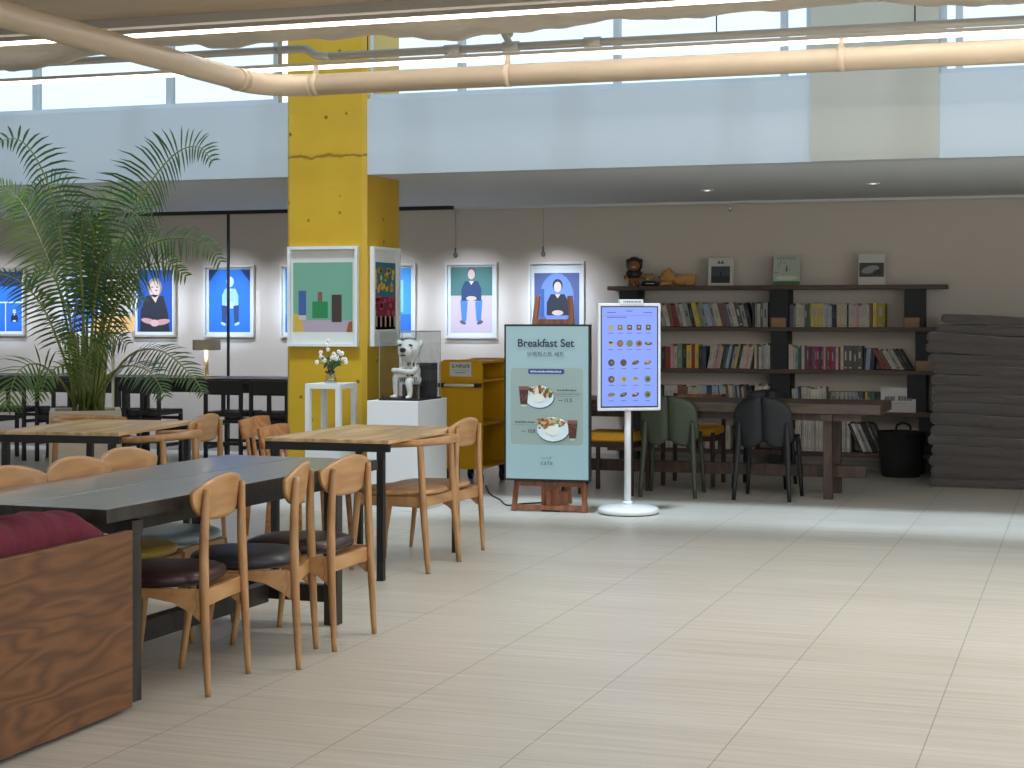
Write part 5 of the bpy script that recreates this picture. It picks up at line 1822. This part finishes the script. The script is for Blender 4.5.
face_book('white face-out book with a dark photo and red mark, left of the three', -3.165, 0.225, 0.255, 9, 4, p1, flat((206, 200, 190)))
face_book('pale green illustrated face-out book above the middle upright', -2.565, 0.235, 0.27, 9, 4, p2, flat((176, 184, 164)))
face_book('white face-out book with a grey photo band, right of the three', -1.815, 0.23, 0.275, 9, 4, p3, flat((206, 200, 190)))

# soft toys on the top board
M_FUR = mat('brown_plush', (150, 96, 62), 0.95, bump=0.4, bscale=(120, 120, 120))
M_FUR2 = mat('tan_plush', (164, 128, 88), 0.95, bump=0.4, bscale=(120, 120, 120))
M_FUR3 = mat('orange_plush', (206, 150, 88), 0.95, bump=0.4, bscale=(120, 120, 120))


def soft(mb, name, m, parent, vox=0.005):
    o = mb.put(name, m, parent)
    q = o.modifiers.new('remesh', 'REMESH'); q.mode = 'VOXEL'; q.voxel_size = vox; q.use_smooth_shade = True
    return o


t = thing('plush_toy', 'upright brown plush toy in a black hood and jacket', 'toy', (-3.975, SFY + 0.12, tops[0]), R(10), 'plush toys on the top shelf')
t.scale = (1.14, 1.14, 1.16)
b = MB()
b.ball((0, 0, 0.085), 0.045, 0.038, 0.05).ball((0, -0.005, 0.165), 0.055, 0.05, 0.05)
for sg in (-1, 1):
    b.tube([(0.022 * sg, 0, 0.07), (0.026 * sg, -0.004, 0.012)], [0.022, 0.02], 10).ball((0.026 * sg, -0.012, 0.014), 0.021, 0.026, 0.0135)
    b.tube([(0.035 * sg, 0, 0.11), (0.066 * sg, -0.01, 0.075)], [0.016, 0.015], 10).ball((0.068 * sg, -0.012, 0.07), 0.017)
bd = soft(b, 'body', M_FUR, t)
MB().ball((0, 0.010, 0.172), 0.068, 0.054, 0.066).ball((0.05, 0.012, 0.20), 0.02).ball((-0.05, 0.012, 0.20), 0.02).put('hood', M_BLACK, t)
MB().ball((0, 0, 0.095), 0.054, 0.046, 0.046).ball((0.042, -0.004, 0.10), 0.026).ball((-0.042, -0.004, 0.10), 0.026).put('jacket', M_BLACK, t)
MB().ball((0, -0.045, 0.155), 0.02, 0.012, 0.014).put('muzzle', flat((206, 160, 120)), bd)
e = MB()
for sg in (-1, 1):
    e.ball((0.022 * sg, -0.046, 0.175), 0.005)
e.ball((0, -0.057, 0.16), 0.005, 0.003, 0.004).put('eyes', M_BLACK, bd)
t = thing('plush_toy', 'small tan plush toy resting on a black cushion', 'toy', (-3.825, SFY + 0.12, tops[0]), 0, 'plush toys on the top shelf')
b = MB(); b.ball((-0.01, 0, 0.075), 0.045, 0.04, 0.04)
for sg in (-1, 1):
    b.ball((-0.01 + 0.032 * sg, 0.0, 0.108), 0.013)
bd = soft(b, 'head', M_FUR2, t)
MB().ball((-0.015, -0.038, 0.065), 0.014, 0.008, 0.01).put('muzzle', flat((206, 180, 150)), bd)
e = MB()
for sg in (-1, 1):
    e.ball((-0.012 + 0.016 * sg, -0.037, 0.082), 0.004)
e.put('eyes', M_BLACK, bd)
MB().rbox((0, 0, 0.022), (0.145, 0.10, 0.044), 0.02, (4, 3, 1)).put('cushion', M_BLACK, t)
MB().box(-0.03, -0.0515, 0.02, 0.05, -0.049, 0.026).put('stripe', M_WHITEPL, t)
t = thing('plush_toy', 'lying orange plush animal beside the other toys', 'toy', (-3.585, SFY + 0.13, tops[0]), 0, 'plush toys on the top shelf')
t.scale = (1.08, 1.0, 1.08)
b = MB()
b.ball((0.06, 0, 0.052), 0.085, 0.05, 0.05).ball((-0.065, -0.01, 0.085), 0.06, 0.052, 0.055).ball((-0.105, -0.03, 0.072), 0.03, 0.03, 0.025).ball((0.115, 0, 0.055), 0.05, 0.045, 0.05)
for sg in (-1, 1):
    b.ball((-0.055, -0.01 + 0.03 * sg, 0.135), 0.016, 0.012, 0.02)
    b.tube([(-0.03, 0.04 * sg, 0.03), (-0.12, 0.045 * sg - 0.01, 0.016)], [0.022, 0.016], 10)
    b.ball((0.13, 0.045 * sg, 0.022), 0.04, 0.02, 0.02)
b.tube([(0.15, 0, 0.07), (0.175, 0.0, 0.10)], [0.014, 0.01], 8)
bd = soft(b, 'body', M_FUR3, t)
MB().ball((-0.133, -0.038, 0.078), 0.008).ball((-0.10, -0.052, 0.10), 0.005).ball((-0.118, 0.005, 0.10), 0.005).put('face', M_BLACK, bd)

# shiny notice leaning at the right end of the third shelf
t = thing('shelf_notice', 'shiny plastic-wrapped white notice on the third shelf', 'notice', (-1.575, SFY + 0.012, tops[3] + 0.0005))
t.rotation_euler = (R(-4), 0, 0)
MB().box(-0.15, 0, 0, 0.15, 0.006, 0.215).put('panel', mat('glossy_film', (206, 200, 198), 0.12, bump=0.5, bscale=(9, 9, 14)), t)
pc = Pic()
r = random.Random(77)
for xa, xb in ((-0.115, -0.03), (0.0, 0.105)):
    x = xa
    while x < xb:
        wd = r.uniform(0.010, 0.018)
        pc.rrect(x, 0.10, x + wd, 0.10 + r.uniform(0.028, 0.045), 0.003, flat((92, 88, 90)))
        x += wd + 0.005
pc.rect(-0.03, 0.075, 0.07, 0.079, flat((140, 136, 136)))
pc.put('faded_lettering', t, (0, -0.001, 0))

# ------------------------------------------------------------------ waste basket and mat stack
t = thing('waste_basket', 'black woven basket with loop handle under the shelf', 'basket', (-1.525, 14.86, 0))
MB().lathe([(0.155, 0), (0.165, 0.01), (0.185, 0.2), (0.20, 0.36), (0.207, 0.37), (0.207, 0.385), (0.19, 0.385), (0.175, 0.2), (0.15, 0.02)], seg=40).put('body', M_BASKET, t)
MB().tube([(-0.06, 0.195, 0.37), (-0.055, 0.195, 0.42), (0, 0.195, 0.445), (0.055, 0.195, 0.42), (0.06, 0.195, 0.37)], 0.010, 8, 4).put('handle', M_BASKET, t)
MB().tube([(-0.06, -0.205, 0.375), (-0.055, -0.222, 0.33), (0, -0.22, 0.305), (0.055, -0.222, 0.33), (0.06, -0.205, 0.375)], 0.010, 8, 4).put('handle', M_BASKET, t)

rm_ = random.Random(21)
nm = 17
z = 0.0
hts = [1.395 / nm * rm_.uniform(0.9, 1.1) for _ in range(nm)]
k_ = 1.395 / sum(hts)
lefts = [0.0, 0.02, 0.01, 0.03, 0.0, 0.02, 0.015, 0.03, 0.025, 0.03, 0.02, 0.03, 0.0, -0.02, -0.01, 0.06, 0.10]
for i in range(nm):
    h = hts[i] * k_
    q = i / nm
    x0 = -1.225 + lefts[i]
    x1 = 0.42 + rm_.uniform(-0.03, 0.03)
    y0 = 13.97 + rm_.uniform(-0.015, 0.015)
    sd = rm_.uniform(0, 6)

    def warp(p, q=q, sd=sd, zb=z, h=h):
        x, y, zz = p
        d = (x + 1.2)
        return (x, y + 0.008 * math.sin(2.3 * x + sd), zz - q * 0.05 * min(1.0, max(0, d) / 0.9) + 0.008 * math.sin(4 * x + sd) * min(1, q * 4))
    o = MB().rbox(((x0 + x1) / 2, y0 + 0.62, z + h / 2), (x1 - x0, 1.24, h * 1.0), h * 0.46, (14, 6, 1), warp).put('floor_mat', M_MATT)
    up_ = nm - i
    lb = 'topmost grey-brown padded mat of the tall stack' if i == nm - 1 else ('lowest grey-brown padded mat of the tall stack, on the floor' if i == 0 else 'grey-brown padded mat, %s from the top of the tall stack' % ordinal(up_))
    tag(o, lb, 'mat', 'stacked padded mats')
    z += h
